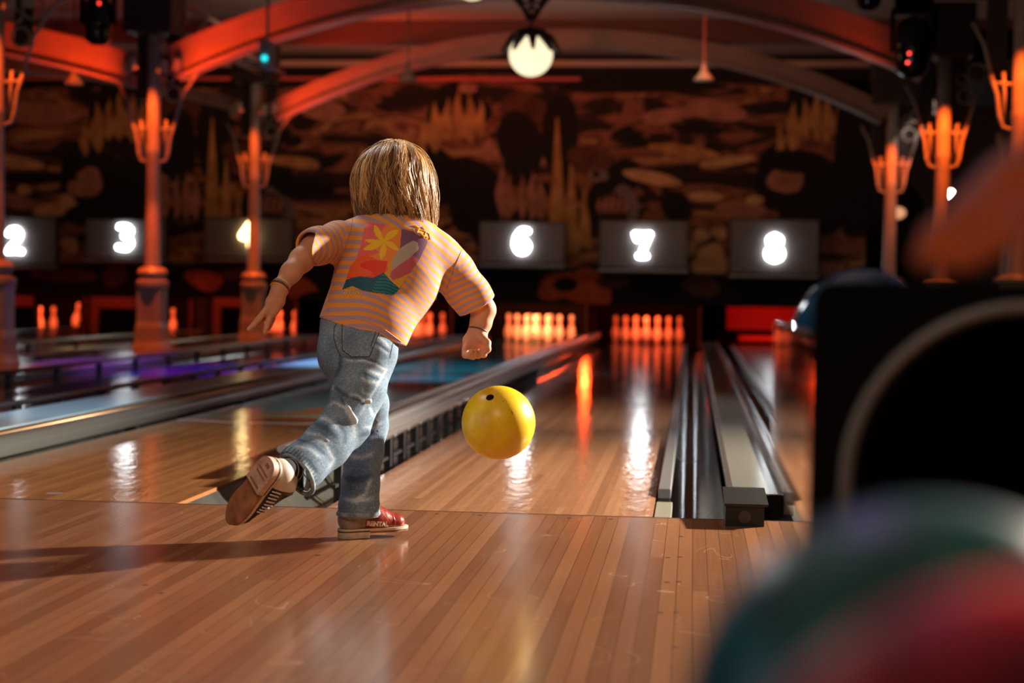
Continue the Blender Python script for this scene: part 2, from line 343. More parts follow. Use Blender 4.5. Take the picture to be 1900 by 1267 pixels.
# ---------------------------------------------------------------- bumper rails
def rail(x, y0, y1, zt, label, style='post', m=M_CHROME, wdt=.052, step=.52, posts=14, zb=-.085, phase=0.):
    t = empty('bumper_rail', (x, y0, 0), label, 'bumper rail')
    L = (x, y0, 0)
    b = MB()
    if style == 'bumper':
        prof = [(.026*math.cos(a), zt-.05+.05*math.sin(a)*(1 if abs(math.sin(a)) < .99 else 1)) for a in [2*PI*i/20 for i in range(20)]]
        prof = [(math.copysign(abs(p[0]/.026)**.6*.026, p[0]), zt-.05+math.copysign(abs((p[1]-zt+.05)/.05)**.7*.05, p[1]-zt+.05)) for p in prof]
        b.prism([(x+p[0], p[1]) for p in prof], y0, y1, 'y'); b.build('top_bar', m, t, smooth='auto', loc=L)
        b = MB(); b.prism([(x+.026, zt-.062), (x+.031, zt-.056), (x+.031, zt-.044), (x+.026, zt-.038)], y0+.01, y1, 'y'); b.build('ridge', m, t, loc=L)
        b = MB(); b.box((x-.008, y0+.02, -.012), (x+.008, y1, .0)); b.build('lower_bar', M_RAILD, t, loc=L)
        y = y0+.10
        for k in range(posts):
            b = MB(); b.box((x-.012, y-.020, zb), (x+.016, y+.020, zt-.09)); b.box((x-.012, y+.055, zb), (x+.016, y+.064, zt-.09)); b.build('post', M_RAILD, t, loc=L)
            b = MB(); b.lathe([(.009, -.003), (.009, .004), (.004, .006)], 10, at=(x+.030, y, zt-.085), axis='x'); b.build('bolt', M_CHROME, t, loc=L); y += step
    elif style == 'post':
        b.tube([(x, y0, zt-.016), (x, y1, zt-.016)], wdt/2, 12, flat=.62)
        b.build('top_bar', m, t, smooth='auto', loc=L)
        b = MB(); b.box((x-.006, y0+.02, .028), (x+.006, y1, .040)); b.build('lower_bar', m, t, loc=L)
        y = y0+.10+phase
        for k in range(posts):
            if y > y1: break
            b = MB(); b.box((x-.014, y-.016, zb), (x+.014, y+.016, zt-.02)); b.box((x-.018, y+.055, zb), (x+.010, y+.062, zt-.02))
            b.build('post', M_RAILD, t, loc=L); y += step
    elif style == 'thick':
        b.prism([(x+.055*math.cos(a), zt-.055+.055*math.sin(a)) for a in [PI*i/10 for i in range(11)]]+[(x-.055, .004), (x+.055, .004)], y0, y1, 'y')
        b.build('top_bar', m, t, smooth='auto', loc=L)
        b = MB(); b.tube([(x-.065, y0, zt-.012), (x-.065, y1, zt-.012)], .018, 8); b.build('lip', mat('rail_bronze', (.20, .12, .06), .3, metal=.6), t, loc=L, smooth=True)
        for k in range(8):
            b = MB(); b.box((x-.03, y0+.3+k*2.1, -.08), (x+.03, y0+.36+k*2.1, .004)); b.build('post', M_RAILD, t, loc=L)
        b = MB(); b.lathe([(.0, .0), (.012, 0), (.012, .006), (.0, .006)], 12, at=(x+.0, 5.9, zt-.004)); b.build('screw_head', mat('screw_bright', (.8, .8, .8), .15, metal=1), t, loc=L)
    else:  # folded down next to the lane
        b.box((x-.022, y0+.1, -.012), (x+.022, y1, .022), bev=.003)
        b.build('top_bar', m, t, loc=L)
        b = MB(); b.prism([(y0-.02, -.030), (y0+.0, .002), (y0+.1, .022), (y0+.1, -.06), (y0+.05, -.06)], x-.020, x+.020, 'x'); b.build('end_bracket', M_RAILD, t, loc=L)
        b = MB(); b.box((x-.024, .01, -.075), (x+.030, y0-.04, -.006), bev=.002); b.build('gutter_plate', mat('plate_olive', (.36, .35, .26), .3, metal=.4, bump=.1, bscale=40), t, loc=L)
    return t
rail(-.640, .62, 18.0, .175, 'raised chrome bumper rail on black posts at the left edge of the yellow ball lane', 'bumper', step=.34, posts=24)
rail(-.865, .80, 18.0, .125, 'raised chrome bumper rail at the right edge of the teal lane', posts=14)
rail(.556, .50, 18.0, .03, 'lowered bumper rail along the right edge of the yellow ball lane', 'flat')
rail(1.172, .50, 18.0, .03, 'lowered bumper rail along the left edge of the grey lane at the right', 'flat')
rail(-2.20, .6, 18.0, .085, 'thick smooth grey rail along the left edge of the teal lane', 'thick', m=mat('rail_thick', (.16, .17, .16), .28, metal=.5))
rail(-2.80, .4, 18.0, .115, 'black rail with posts at the right edge of the blue and violet lane', m=M_RAILD, step=.62, wdt=.05, posts=24)
rail(-4.06, .4, 18.0, .115, 'dark rail with posts at the left edge of the blue and violet lane', m=mat('rail_grey', (.08, .085, .11), .3, metal=.5), step=.9, wdt=.06, posts=18)
rail(-5.03, .4, 18.0, .115, 'rail right of the dark lane under number 4, behind the left columns', m=M_CHROME, step=1.4, posts=10)
rail(-6.27, .4, 18.0, .115, 'pale rail left of the dark lane under number 4', m=M_CHROME, step=1.4, posts=10)
rail(-8.00, .4, 18.0, .115, 'rail left of the dark lane under number 3', m=M_CHROME, step=1.8, posts=8)
# ---------------------------------------------------------------- pins and pin decks
IN = .0254
PROF = [(0, 1.01), (.75, 1.41), (2.25, 1.95), (3.375, 2.25), (4.5, 2.38), (5.875, 2.28), (7.25, 1.85), (8.625, 1.24), (9.375, .98), (10, .90), (10.875, .94), (11.75, 1.05), (12.625, 1.2), (13.5, 1.27), (14.2, 1.08), (14.7, .72), (14.95, .3), (15, .02)]
bp = MB(); bp.lathe([(r*IN, h*IN) for h, r in PROF], 20)
pin0 = bp.build('bowling_pin', [M_PIN, M_PINR], smooth=True)
for f in pin0.data.polygons:
    z = f.center.z/IN
    if 9.0 < z < 9.6 or 10.3 < z < 10.95: f.material_index = 1
PINXY = [(0, 0), (-1, 1), (1, 1), (-2, 2), (0, 2), (2, 2), (-3, 3), (-1, 3), (1, 3), (3, 3)]
order = {1: 'front', 2: 'second row left', 3: 'second row right', 4: 'third row left', 5: 'third row middle', 6: 'third row right', 7: 'back row leftmost', 8: 'back row second from left', 9: 'back row second from right', 10: 'back row rightmost'}
used = [False]
def pin(lane, k, label, group=None, tilt=None):
    x = LANES[lane]+PINXY[k-1][0]*.1524; y = 18.29+PINXY[k-1][1]*.264
    o = pin0 if not used[0] else pin0.copy()
    if used[0]: COL.objects.link(o)
    used[0] = True
    for key in ('label', 'category', 'group'):
        if key in o: del o[key]
    o.location = (x, y, 0.0005); o.rotation_euler = (0, 0, 0)
    if tilt: o.location = (x+tilt[0], y, tilt[1]); o.rotation_euler = (0, tilt[2], 0)
    tag(o, label, 'bowling pin', group); return o
for ln in (7, 6, 5, 4):
    for k in range(1, 11):
        where = {7: 'red rack under screen seven', 6: 'orange rack under screen six', 5: 'red rack behind the child\'s waist', 4: 'red rack beside the child\'s left hand'}[ln]
        pin(ln, k, f'{order[k]} pin of the {where}', f'pins of the rack on the lane under number {ln}' if ln != 5 else 'pins of the rack behind the child\'s waist')
pin(3, 10, 'lone orange lit pin standing between the two left columns'); pin(3, 9, 'pin half hidden by the edge of the nearer left column base')
pin(2, 10, 'standing orange pin rightmost of the group at far left'); pin(2, 8, 'back pin of the overlapping pair at far left')
pin(2, 2, 'front pin of the overlapping pair at far left'); pin(2, 9, 'tilted orange pin being lifted, between the others at far left', tilt=(.03, .065, .16))
M_REDT = mat('red_trim', (.55, .10, .06), .5)
for n, x in LANES.items():
    # kickback boards each side, pit floor and curtain of the pin deck
    if n != 2:
        pass
    t = empty('pin_deck_housing', (x, 18, 0), f'black pin deck housing ending the {NICK[n]}', 'pin deck')
    for s in (-1, 1):
        b = MB(); b.box((x+s*(HW+GW-.014)-.008, 18.01, -.15), (x+s*(HW+GW-.014)+.008, 19.86, .56)); b.build('side_board', M_BLACK, t, loc=(x, 18, 0))
    b = MB(); b.box((x-HW-GW+.02, 19.86, -.15), (x+HW+GW-.02, 19.9, .56)); b.build('curtain', M_BLACK, t, loc=(x, 18, 0))
    b = MB(); b.box((x+HW+GW-.035, 17.98, -.02), (x+HW+GW-.005, 18.0, .53)); b.build('edge_trim', M_REDT, t, loc=(x, 18, 0))
for n in (3, 4, 5, 6, 7, 2):
    p = {7: 26, 6: 62, 5: 30, 4: 34, 3: 26, 2: 26}[n]
    c = {7: (1, .085, .02), 6: (1, .17, .05)}.get(n, (1, .10, .025))
    light('AREA', 'pin_light', (LANES[n]+.1, 18.09, .52), (LANES[n], 18.75, .12), p*.85, c, size=1.0, size_y=.05)
# lane 8: empty deck lit dull red, lowered sweep bar
light('AREA', 'pin_light', (1.74, 18.3, .5), (1.74, 19.8, .25), 7, (1, .02, .004), size=.9, size_y=.1)
b = MB(); b.box((1.14, 19.55, .20), (2.34, 19.6, .54)); tag(b.build('red_panel', mat('deck_panel', (.5, .08, .06), .5)), 'dull red panel at the back of the empty pin deck under number 8', 'panel')
b = MB(); b.box((1.30, 18.9, .05), (2.28, 18.94, .13), bev=.01); tag(b.build('sweep_bar', M_REDT), 'red sweep bar lying across the empty deck under number 8', 'sweep bar')
# raised red-lit sweep frames at the left lanes
for (xa, xb, yt, yb, lab, ln) in ((-40, 62, 549, 567, 'red lit frame above the dark opening at the left image edge', 2), (168, 252, 552, 571, 'red lit frame above the dark opening left of the nearer left column', 3), (396, 446, 553, 569, 'red lit frame above the dark opening between the two left columns', 4)):
    p0 = AY(xa, yb, 17.9); p1 = AY(xb, yt, 17.9); p2 = AY(xa, 640, 17.9)
    t = empty('pinsetter_guard', (p0.x, 17.9, 0), lab, 'machine guard', 'red lit machine guards at the left'); L = (p0.x, 17.9, 0)
    b = MB(); b.box((p0.x, 17.88, p0.z), (p1.x, 17.93, p1.z), bev=.01); b.build('crossbar', M_REDT, t, loc=L)
    b = MB(); b.box((p0.x, 17.88, .02), (p0.x+.10, 17.93, p0.z)); b.build('side_post', M_REDT, t, loc=L)
    light('AREA', 'sweep_light', ((p0.x+p1.x)/2, 17.2, p1.z+.02), ((p0.x+p1.x)/2, 17.9, p0.z-.05), .6, (1, .06, .01), size=.4)
    b = MB(); b.box((p0.x+.12, 17.96, 0), (p1.x, 18.14, p0.z)); tag(b.build('machine_box', M_BLACK), lab.replace('red lit frame above the dark', 'black machine cabinet filling the'), 'cabinet')

# ---------------------------------------------------------------- mural wall with painted cave
YM = 18.0
m, nt, bs = nodes_of('mural_paint')
tc = N(nt, 'TexCoord'); mp = N(nt, 'Mapping'); mp.inputs['Scale'].default_value = (.42, 1, 1.55)
nt.links.new(tc.outputs['Object'], mp.inputs[0])
n1 = N(nt, 'TexNoise', Scale=1.5, Detail=5.0, Distortion=1.6); nt.links.new(mp.outputs[0], n1.inputs['Vector'])
c = ramp(nt, n1.outputs['Fac'], [(.30, (.010, .006, .005)), (.45, (.03, .014, .010)), (.50, (.34, .14, .08)), (.56, (.10, .035, .02)), (.60, (.55, .33, .14)), (.66, (.30, .11, .07)), (.72, (.02, .01, .01))])
nt.links.new(c, bs.inputs['Base Color']); bs.inputs['Roughness'].default_value = .85
b = MB(); b.box((-13, YM, .54), (2.95, YM+.05, 3.97))
mw = tag(b.build('mural_wall', m, loc=(0, YM, 0)), 'dark cave mural of orange rock and stalactites above the pin decks', 'mural')
shapes = []
C_BLK = mat('paint_black', (.006, .005, .005), .85); C_ORG = mat('paint_ochre', (.50, .28, .10), .85, var=.35, vscale=5)
C_PNK = mat('paint_rose', (.42, .20, .14), .85, var=.35, vscale=5); C_DRK = mat('paint_brown', (.10, .04, .025), .85, var=.4, vscale=4)
C_TAN = mat('paint_tan', (.62, .40, .20), .85, var=.25, vscale=4); C_GRY = mat('paint_grey', (.20, .17, .17), .85, var=.3, vscale=3)
C_RED = mat('paint_red', (.55, .10, .03), .85, var=.4, vscale=3)
PM = [C_BLK, C_ORG, C_PNK, C_DRK, C_TAN, C_GRY, C_RED]
def painted():
    b = MB(); yo = YM-.002
    for i, (pts, mi) in enumerate(shapes):
        # each coat of paint a fraction of a millimetre further out than the one under it
        y = yo-.00012*i
        vs = [AY(px, py, YM) for px, py in pts]
        b.add([(v.x, y, max(v.z, .545)) for v in vs], [tuple(range(len(vs)))], mi)
    return b.build('painted_shapes', PM, mw, loc=(0, YM, 0))
def blob(cx, cy, rx, ry, mi, rot=0., wob=.12, n=18):
    rr = random.Random(int(cx*7+cy)); ph = rr.random()*6; k = rr.choice((2, 3))
    P = []
    for i in range(n):
        a = 2*PI*i/n; s = 1+wob*math.sin(k*a+ph)
        x, y = rx*s*math.cos(a), ry*s*math.sin(a); c_, s_ = math.cos(rot), math.sin(rot)
        P.append((cx+x*c_-y*s_, cy+x*s_+y*c_))
    shapes.append((P, mi))
def spindle(x, y0, y1, wd, mi, peak=.62):
    P = []; n = 8
    for s in (1, -1):
        rg = range(n+1) if s == 1 else range(n-1, 0, -1)
        for i in rg:
            t = i/n; f = math.sin(PI*t**(math.log(.5)/math.log(peak)))**.8 if 0 < t < 1 else 0
            P.append((x+s*wd*.5*f+2*math.sin(t*9+x), y0+(y1-y0)*t))
    shapes.append((P, mi))
def cone(x, y0, y1, w0, w1, mi):
    shapes.append(([(x-w0/2, y0), (x+w0/2, y0), (x+w1*.33, (y0+y1)/2+10), (x+w1/2, y1), (x-w1/2, y1), (x-w1*.30, (y0+y1)/2-8)], mi))
for g in (0, 1, 2):
    dx = (-627, 0, 664)[g]
    blob(850+dx, 200, 60, 45, 0); blob(800+dx, 330, 70, 60, 0, .2); blob(875+dx, 360, 50, 70, 0)
    for (x, y0, y1, w_) in ((784, 226, 292, 16), (808, 186, 285, 26), (830, 180, 262, 20), (850, 165, 262, 22), (872, 172, 266, 24), (892, 182, 262, 18)): spindle(x+dx, y0, y1, w_, 1)
    if g == 1: blob(868, 163, 20, 9, 2)
for dx in (0, -640):
    blob(970+dx, 210, 45, 42, 3, 0, .05); blob(965+dx, 265, 42, 62, 0); shapes.append(([(920+dx, 250), (1010+dx, 250), (1000+dx, 320), (972+dx, 345), (940+dx, 320)], 0))
    blob(1040+dx, 260, 34, 90, 0, 0, .08); blob(900+dx, 380, 34, 80, 0, 0, .08)
    spindle(905+dx, 250, 300, 24, 2)
    for x, y0, w_ in ((930, 300, 18), (945, 325, 22), (968, 322, 14), (988, 316, 20), (1003, 330, 18)): spindle(x+dx, y0, 410, w_, 2, .6)
    cone(1034+dx, 218, 470, 3, 34, 1); cone(1060+dx, 295, 468, 3, 30, 1); cone(1085+dx, 350, 460, 3, 28, 1)
    blob(1100+dx, 300, 50, 28, 3, .5); blob(1155+dx, 330, 34, 36, 0); blob(1135+dx, 380, 48, 50, 0, 0, .06)
    blob(1110+dx, 325, 18, 12, 5); blob(1106+dx, 323, 7, 6, 0); blob(1158+dx, 385, 26, 44, 5, -.3)
    blob(1135+dx, 388, 30, 34, 0); 
    for k in range(5): spindle(1112+dx+k*12, 365-6*math.sin(k*.9), 400, 9, 2, .5)
    blob(1160+dx, 250, 22, 16, 0); blob(1185+dx, 262, 16, 12, 0)
for (cx, cy, rx, ry, mi, ro) in ((30, 375, 36, 14, 2, .1), (105, 388, 40, 14, 4, -.1), (45, 352, 14, 11, 4, 0), (125, 372, 18, 10, 4, .4), (160, 340, 34, 26, 2, -.5), (130, 455, 18, 14, 4, .5),
        (180, 395, 60, 24, 0, 0), (1300, 438, 16, 12, 4, 0), (1335, 432, 15, 11, 4, .2), (1278, 460, 14, 14, 4, .6), (1320, 470, 26, 18, 4, 0), (1315, 495, 38, 16, 4, 0), (1375, 388, 44, 16, 2, .1), (1400, 372, 16, 10, 4, 0),
        (1460, 330, 36, 28, 2, -.5), (1500, 385, 60, 30, 0, 0), (1475, 300, 60, 24, 0, 0), (1310, 365, 30, 10, 4, .1), (1255, 385, 30, 30, 0, 0), (560, 350, 60, 20, 0, .1), (600, 300, 40, 12, 0, -.2), (1565, 275, 12, 14, 2, 0),
        (1600, 300, 60, 140, 0, 0), (20, 300, 60, 12, 4, .1), (70, 330, 70, 12, 0, 0), (1210, 330, 60, 11, 4, .15), (1270, 280, 70, 10, 1, .1), (1350, 300, 50, 9, 4, -.1), (1240, 215, 50, 14, 2, -.15), (1330, 205, 60, 18, 2, .1), (600, 205, 40, 18, 2, -.1), (540, 300, 60, 10, 1, .1),
        (60, 210, 90, 20, 2, .0), (1300, 240, 50, 9, 0, .1), (1180, 160, 160, 14, 0, 0)):
    blob(cx, cy, rx, ry, mi, ro)
# below the screens: red-orange bloom shapes and black mounds
shapes.append(([(-300, 40), (1700, 40), (1700, 168), (1200, 150), (880, 138), (500, 165), (-300, 158)], 0))
shapes.append(([(-100, 488), (870, 488), (1600, 522), (1600, 600), (-100, 600)], 0))
for (cx, cy, rx, ry, mi, ro) in ((1040, 530, 44, 26, 6, -.2), (1090, 535, 46, 34, 6, .3), (1140, 520, 34, 16, 3, 0), (1050, 528, 26, 12, 0, 0), (1220, 560, 60, 26, 0, 0), (1300, 530, 40, 18, 3, .3), (380, 520, 36, 18, 6, .2), (350, 545, 30, 10, 0, 0), (60, 545, 60, 26, 0, 0), (120, 510, 60, 14, 3, .1), (560, 540, 40, 22, 6, .4), (590, 560, 50, 18, 0, 0), (215, 510, 30, 18, 3, -.6), (450, 510, 40, 14, 3, 0)):
    blob(cx, cy, rx, ry, mi, ro)
painted()
# plain dark wall right of the mural with a round-headed niche and two wall lamps
b = MB(); b.box((2.96, 18.3, -.1), (WR, 18.4, 3.97)); struct(b.build('wall_far_right', mat('wall_dark', (.035, .022, .018), .7)))
pa = AY(1652, 395, 18.25)
b = MB(); R_ = .46
b.prism([(pa.x+R_*math.cos(a), pa.z+R_*math.sin(a)) for a in [PI*i/16 for i in range(17)]]+[(pa.x-R_, .3), (pa.x+R_, .3)], 18.26, 18.3, 'y')
tag(b.build('arched_niche', M_BLACK), 'black round headed niche on the far wall behind the thin right column', 'niche')
for px, r_, e_, lab in ((1614, .085, 1.2, 'smaller dim warm wall lamp left of the thin right column'), (1664, .12, 2.2, 'larger warm glowing wall lamp right of the thin right column')):
    p = AY(px, 395, 18.12); b = MB()
    b.lathe([(r_*math.sin(PI*i/10)+.001, -r_*.7*math.cos(PI*i/10)) for i in range(11)], 20)
    o = tag(b.build('wall_lamp', mat(f'lamp_glow_{px}', (.8, .6, .45), .5, emit=(1, .45, .22), es=e_*.35), smooth=True), lab, 'wall lamp'); o.location = p
    b = MB(); b.box((-.015, .0, -.015), (.015, .17, .015)); bb = b.build('bracket', M_IROND, o)

# ---------------------------------------------------------------- number screens
STROKES = {
 '2': [[(-.09, .10), (-.06, .155), (.03, .165), (.085, .10), (.05, .02), (-.06, -.09), (-.095, -.15)], [(-.095, -.15), (.0, -.135), (.10, -.15)]],
 '3': [[(-.085, .15), (.03, .155), (.085, .09), (.02, .025), (-.02, .02)], [(.02, .02), (.09, -.07), (.03, -.155), (-.10, -.135)]],
 '4': [[(.035, .155), (-.03, .06), (-.095, -.03), (.0, -.04), (.10, -.04)], [(.045, .15), (.045, .0), (.045, -.155)]],
 '5': [[(.085, .15), (-.07, .15), (-.07, .03), (.04, .03), (.095, -.05), (.05, -.14), (-.09, -.14)]],
 '6': [[(.08, .14), (-.01, .155), (-.08, .06), (-.095, -.06), (-.04, -.145), (.05, -.145), (.095, -.06), (.04, .01), (-.06, -.01)]],
 '7': [[(-.10, .14), (.0, .13), (.10, .14)], [(.095, .13), (.045, .02), (.01, -.07), (.0, -.15)], [(-.045, -.155), (.055, -.155)], [(-.10, .14), (-.07, .07)]],
 '8': [[(.0, .165), (.075, .13), (.07, .06), (.0, .02), (-.07, .06), (-.075, .13), (.0, .165)], [(.0, .02), (.095, -.03), (.09, -.12), (.0, -.16), (-.09, -.12), (-.095, -.03), (.0, .02)]]}
M_SCR = mat('screen_face', (.19, .165, .16), .45, var=.1, vscale=3); M_FRM = mat('screen_frame', (.02, .018, .018), .35)
M_DIG = mat('digit_glow', (1, 1, 1), .5, emit=(.90, .97, 1), es=13); M_DIGW = mat('digit_glow_warm', (1, .9, .7), .5, emit=(1, .72, .30), es=11)
M_LIP = mat('screen_lip', (.35, .34, .34), .3, metal=.4)
for n, (x0, x1, y0, y1, cx, cy) in {2: (-62, 105, 400, 493, 30, 447), 3: (157, 309, 405, 482, 235, 441), 4: (379, 545, 403, 481, 460, 436), 5: (628, 786, 405, 487, 705, 444), 6: (887, 1050, 410, 491, 969, 448), 7: (1110, 1278, 408, 500, 1192, 454), 8: (1352, 1522, 406, 511, 1437, 461)}.items():
    Y = 17.7
    a = AY(x0, (y0+y1)/2+(y1-y0)/2, Y); c_ = AY(x1, (y0+y1)/2-(y1-y0)/2, Y); ce = AY(cx, cy, Y); zc = (AY((x0+x1)/2, y0, Y).z+AY((x0+x1)/2, y1, Y).z)/2
    h = (AY((x0+x1)/2, y0, Y).z-AY((x0+x1)/2, y1, Y).z)/2; wd = (c_.x-a.x)/2; xm = (a.x+c_.x)/2
    t = empty('number_screen', (xm, Y, zc), {2: 'dark grey screen with white numeral 2, farthest left of all screens', 3: 'dark grey screen with white numeral 3, touching the middle left column', 6: 'dark grey screen with white numeral 6, nearest right of the child', 7: 'dark grey screen with white numeral 7, between the other two right of the child', 8: 'dark grey screen with white numeral 8, rightmost, above the black hood'}[n] if n not in (4, 5) else ('dark screen with warm yellow glowing numeral 4 partly hidden by a column' if n == 4 else 'screen with numeral 5 hidden behind the child\'s shoulders'), 'screen')
    L = (xm, Y, zc)
    b = MB(); b.box((xm-wd, Y, zc-h), (xm+wd, Y+.14, zc+h), bev=.012); b.build('housing', M_FRM, t, loc=L)
    b = MB(); b.box((xm-wd+.025, Y-.012, zc-h+.035), (xm+wd-.025, Y+.0, zc+h-.025)); b.build('face', M_SCR, t, loc=L)
    b = MB(); b.box((xm-wd, Y-.05, zc-h-.035), (xm+wd, Y+.10, zc-h), bev=.006); b.build('lip', M_LIP, t, loc=L)
    b = MB()
    for st in STROKES[str(n)]:
        P = [Vector(p) for p in st]; Q = []
        for i in range(len(P)-1):
            for k in range(4): Q.append(P[i].lerp(P[i+1], k/4))
        Q.append(P[-1])
        for _ in range(2): Q = [Q[0]]+[(Q[i-1]+Q[i]*2+Q[i+1])/4 for i in range(1, len(Q)-1)]+[Q[-1]]
        R_ = .037
        e0 = (Q[0]-Q[1]).normalized(); e1 = (Q[-1]-Q[-2]).normalized()
        Q = [Q[0]+e0*R_*.9, Q[0]+e0*R_*.6]+Q+[Q[-1]+e1*R_*.6, Q[-1]+e1*R_*.9]; rr = [R_*.35, R_*.8]+[R_]*(len(Q)-4)+[R_*.8, R_*.35]
        b.tube([(ce.x+q.x, Y-.055, ce.z+q.y) for q in Q], rr, 10, flat=.45, up=(0, 1, 0))
    b.build('numeral', M_DIGW if n == 4 else M_DIG, t, smooth=True, loc=L)
    b = MB(); b.box((xm-.15, Y+.14, zc-.08), (xm+.15, YM, zc+.08)); b.build('wall_bracket', M_FRM, t, loc=L)
b = MB(); b.box((-13, 17.85, .985), (2.95, 17.92, 1.0)); tag(b.build('screen_shelf', M_RAILD), 'thin dark shelf rail running under the row of number screens', 'shelf')

# ---------------------------------------------------------------- columns
def column(X, Y, near, side, label, capz=3.2, uz=2.9, base=True, power=60):
    zb = .05 if side > 0 else .055; t = empty('cast_iron_column', (X, Y, zb), label, 'column'); L = (X, Y, zb)
    b = MB(); s2 = math.sqrt(2)
    if base:
        b.lathe([(.150*s2, zb), (.150*s2, zb+.04), (.135*s2, zb+.10), (.130*s2, zb+.24), (.118*s2, zb+.30), (.118*s2, zb+.60), (.128*s2, zb+.64)], 4, at=(X, Y, 0))
        b.build('plinth', M_IRON, t, loc=L)
        b = MB(); b.lathe([(.14, zb+.64), (.165, zb+.655), (.165, zb+.70), (.12, zb+.72), (.12, zb+.745), (.145, zb+.76), (.15, zb+.79), (.12, zb+.83), (.075, zb+.84)], 24, at=(X, Y, 0))
        b.build('base_moulding', M_IRON, t, smooth='auto', loc=L)
    b = MB(); b.lathe([(.078, zb+(.84 if base else 0)), (.070, 1.5), (.066, 2.0), (.071, 2.03), (.071, 2.06), (.065, 2.09), (.066, capz)], 20, at=(X, Y, 0))
    b.build('shaft', M_IRON, t, smooth='auto', loc=L)
    # four open brackets round the shaft carrying the spandrels
    for k in (0, 2):
        a = PI/2*k; dx, dy = math.cos(a), math.sin(a)
        def P(r, z): return (X+dx*r, Y+dy*r, z)
        b = MB(); 
        b.tube([P(.07, 1.94), P(.13, 1.96), P(.155, 2.04), P(.175, 2.20), P(.22, 2.34)], .017, 6)
        b.tube([P(.125, 1.97), P(.120, 2.20), P(.13, 2.36)], .013, 6); b.tube([P(.07, 2.27), P(.20, 2.28)], .014, 6)
        if dy == 0:
            b.tube([P(.22, 2.34), P(.30, 2.62), P(.46, 2.86), P(.72, 3.02)], .017, 6)
            for cc, rr in (((.20, 2.62), .075), ((.30, 2.84), .085), ((.44, 2.97), .05), ((.16, 2.78), .05)):
                b.tube([P(cc[0]+rr*math.cos(q), cc[1]+rr*math.sin(q)) for q in [2*PI*i/12 for i in range(13)]], .011, 5, cap=False)
        else:
            b.tube([P(.22, 2.34), P(.27, 2.55), P(.36, 2.72)], .015, 6)
        b.build('bracket', M_IRON, t, smooth=True, loc=L)
    b = MB(); b.box((X-.25, Y-.25, capz), (X+.25, Y+.25, capz+.50), bev=.02); b.box((X-.23, Y+.16, capz-.62), (X-.08, Y+.19, capz)); b.box((X+.08, Y+.16, capz-.62), (X+.23, Y+.19, capz))
    b.build('capital', M_IROND, t, loc=L)
    return t
def spotcan(loc, aim, label, group):
    d = (Vector(aim)-Vector(loc)).normalized(); q = d.to_track_quat('Z', 'Y')
    t = empty('spot_can', loc, label, 'spotlight', group)
    b = MB(); b.lathe([(.030, -.07), (.042, -.06), (.048, .0), (.052, .06), (.046, .062), (.040, .03)], 16); c_ = b.build('can', M_IRON, t, smooth='auto'); c_.rotation_mode = 'QUATERNION'; c_.rotation_quaternion = q
    b = MB(); b.tube([(0, 0, 0), (0, 0, .14)], .012, 6); b.build('yoke', M_IROND, t)
CY = (7.34, 11.10, 15.03)
XL = -4.73
cl = {(0, 0): 'nearest left column, cut off by the left edge of the picture', (0, 1): 'middle left column, orange lit, standing left of the number 3 screen', (0, 2): 'farthest left column, orange lit, partly covering the number 4',
      (1, 0): 'nearest right column, cut off by the right edge of the picture', (1, 1): 'middle right column with brightly lit orange top', (1, 2): 'farthest, thinnest right column with brightly lit orange top'}
for j, Y in enumerate(CY):
    column(XL+ (-.04 if j == 0 else 0), Y, j, -1, cl[(0, j)])
    XR = AY((1890, 1747, 1652)[j], 400, Y).x
    column(XR, Y, j, 1, cl[(1, j)], capz=2.97)
    CX = XL
    for k, (ax, ay) in enumerate(((-.25, -.12), (-.15, -.22), (.16, -.22), (.26, -.12))):
        spotcan((CX+ax, Y+ay, 2.86+.03*(k % 2)), (CX+ax*.2, Y+ay*.3, 1.9), ['outer left', 'inner left', 'inner right', 'outer right'][k]+' spotlight clamped round the top of the '+('nearest', 'middle', 'farthest')[j]+' left column', 'spotlights clamped round the column tops')
    pw = (60, 75, 42)[j]
    for dx in (-.16, .16):
        light('SPOT', 'column_spot', (CX+dx*.3, Y-.42, 3.16), (CX, Y-.05, 2.05), pw*1.7, RED, size=.02, spot=36, blend=.9)
        light('SPOT', 'column_spot', (XR+dx*1.2, Y-.5, 2.9), (XR, Y-.05, 2.05), pw*1.9, (1, .12, .012), size=.02, spot=44, blend=.9)
    light('SPOT', 'base_spot', (CX+.12, Y-.62, 2.7), (CX, Y-.05, .7), (90, 260, 220)[j], RED, size=.03, spot=22, blend=.7)

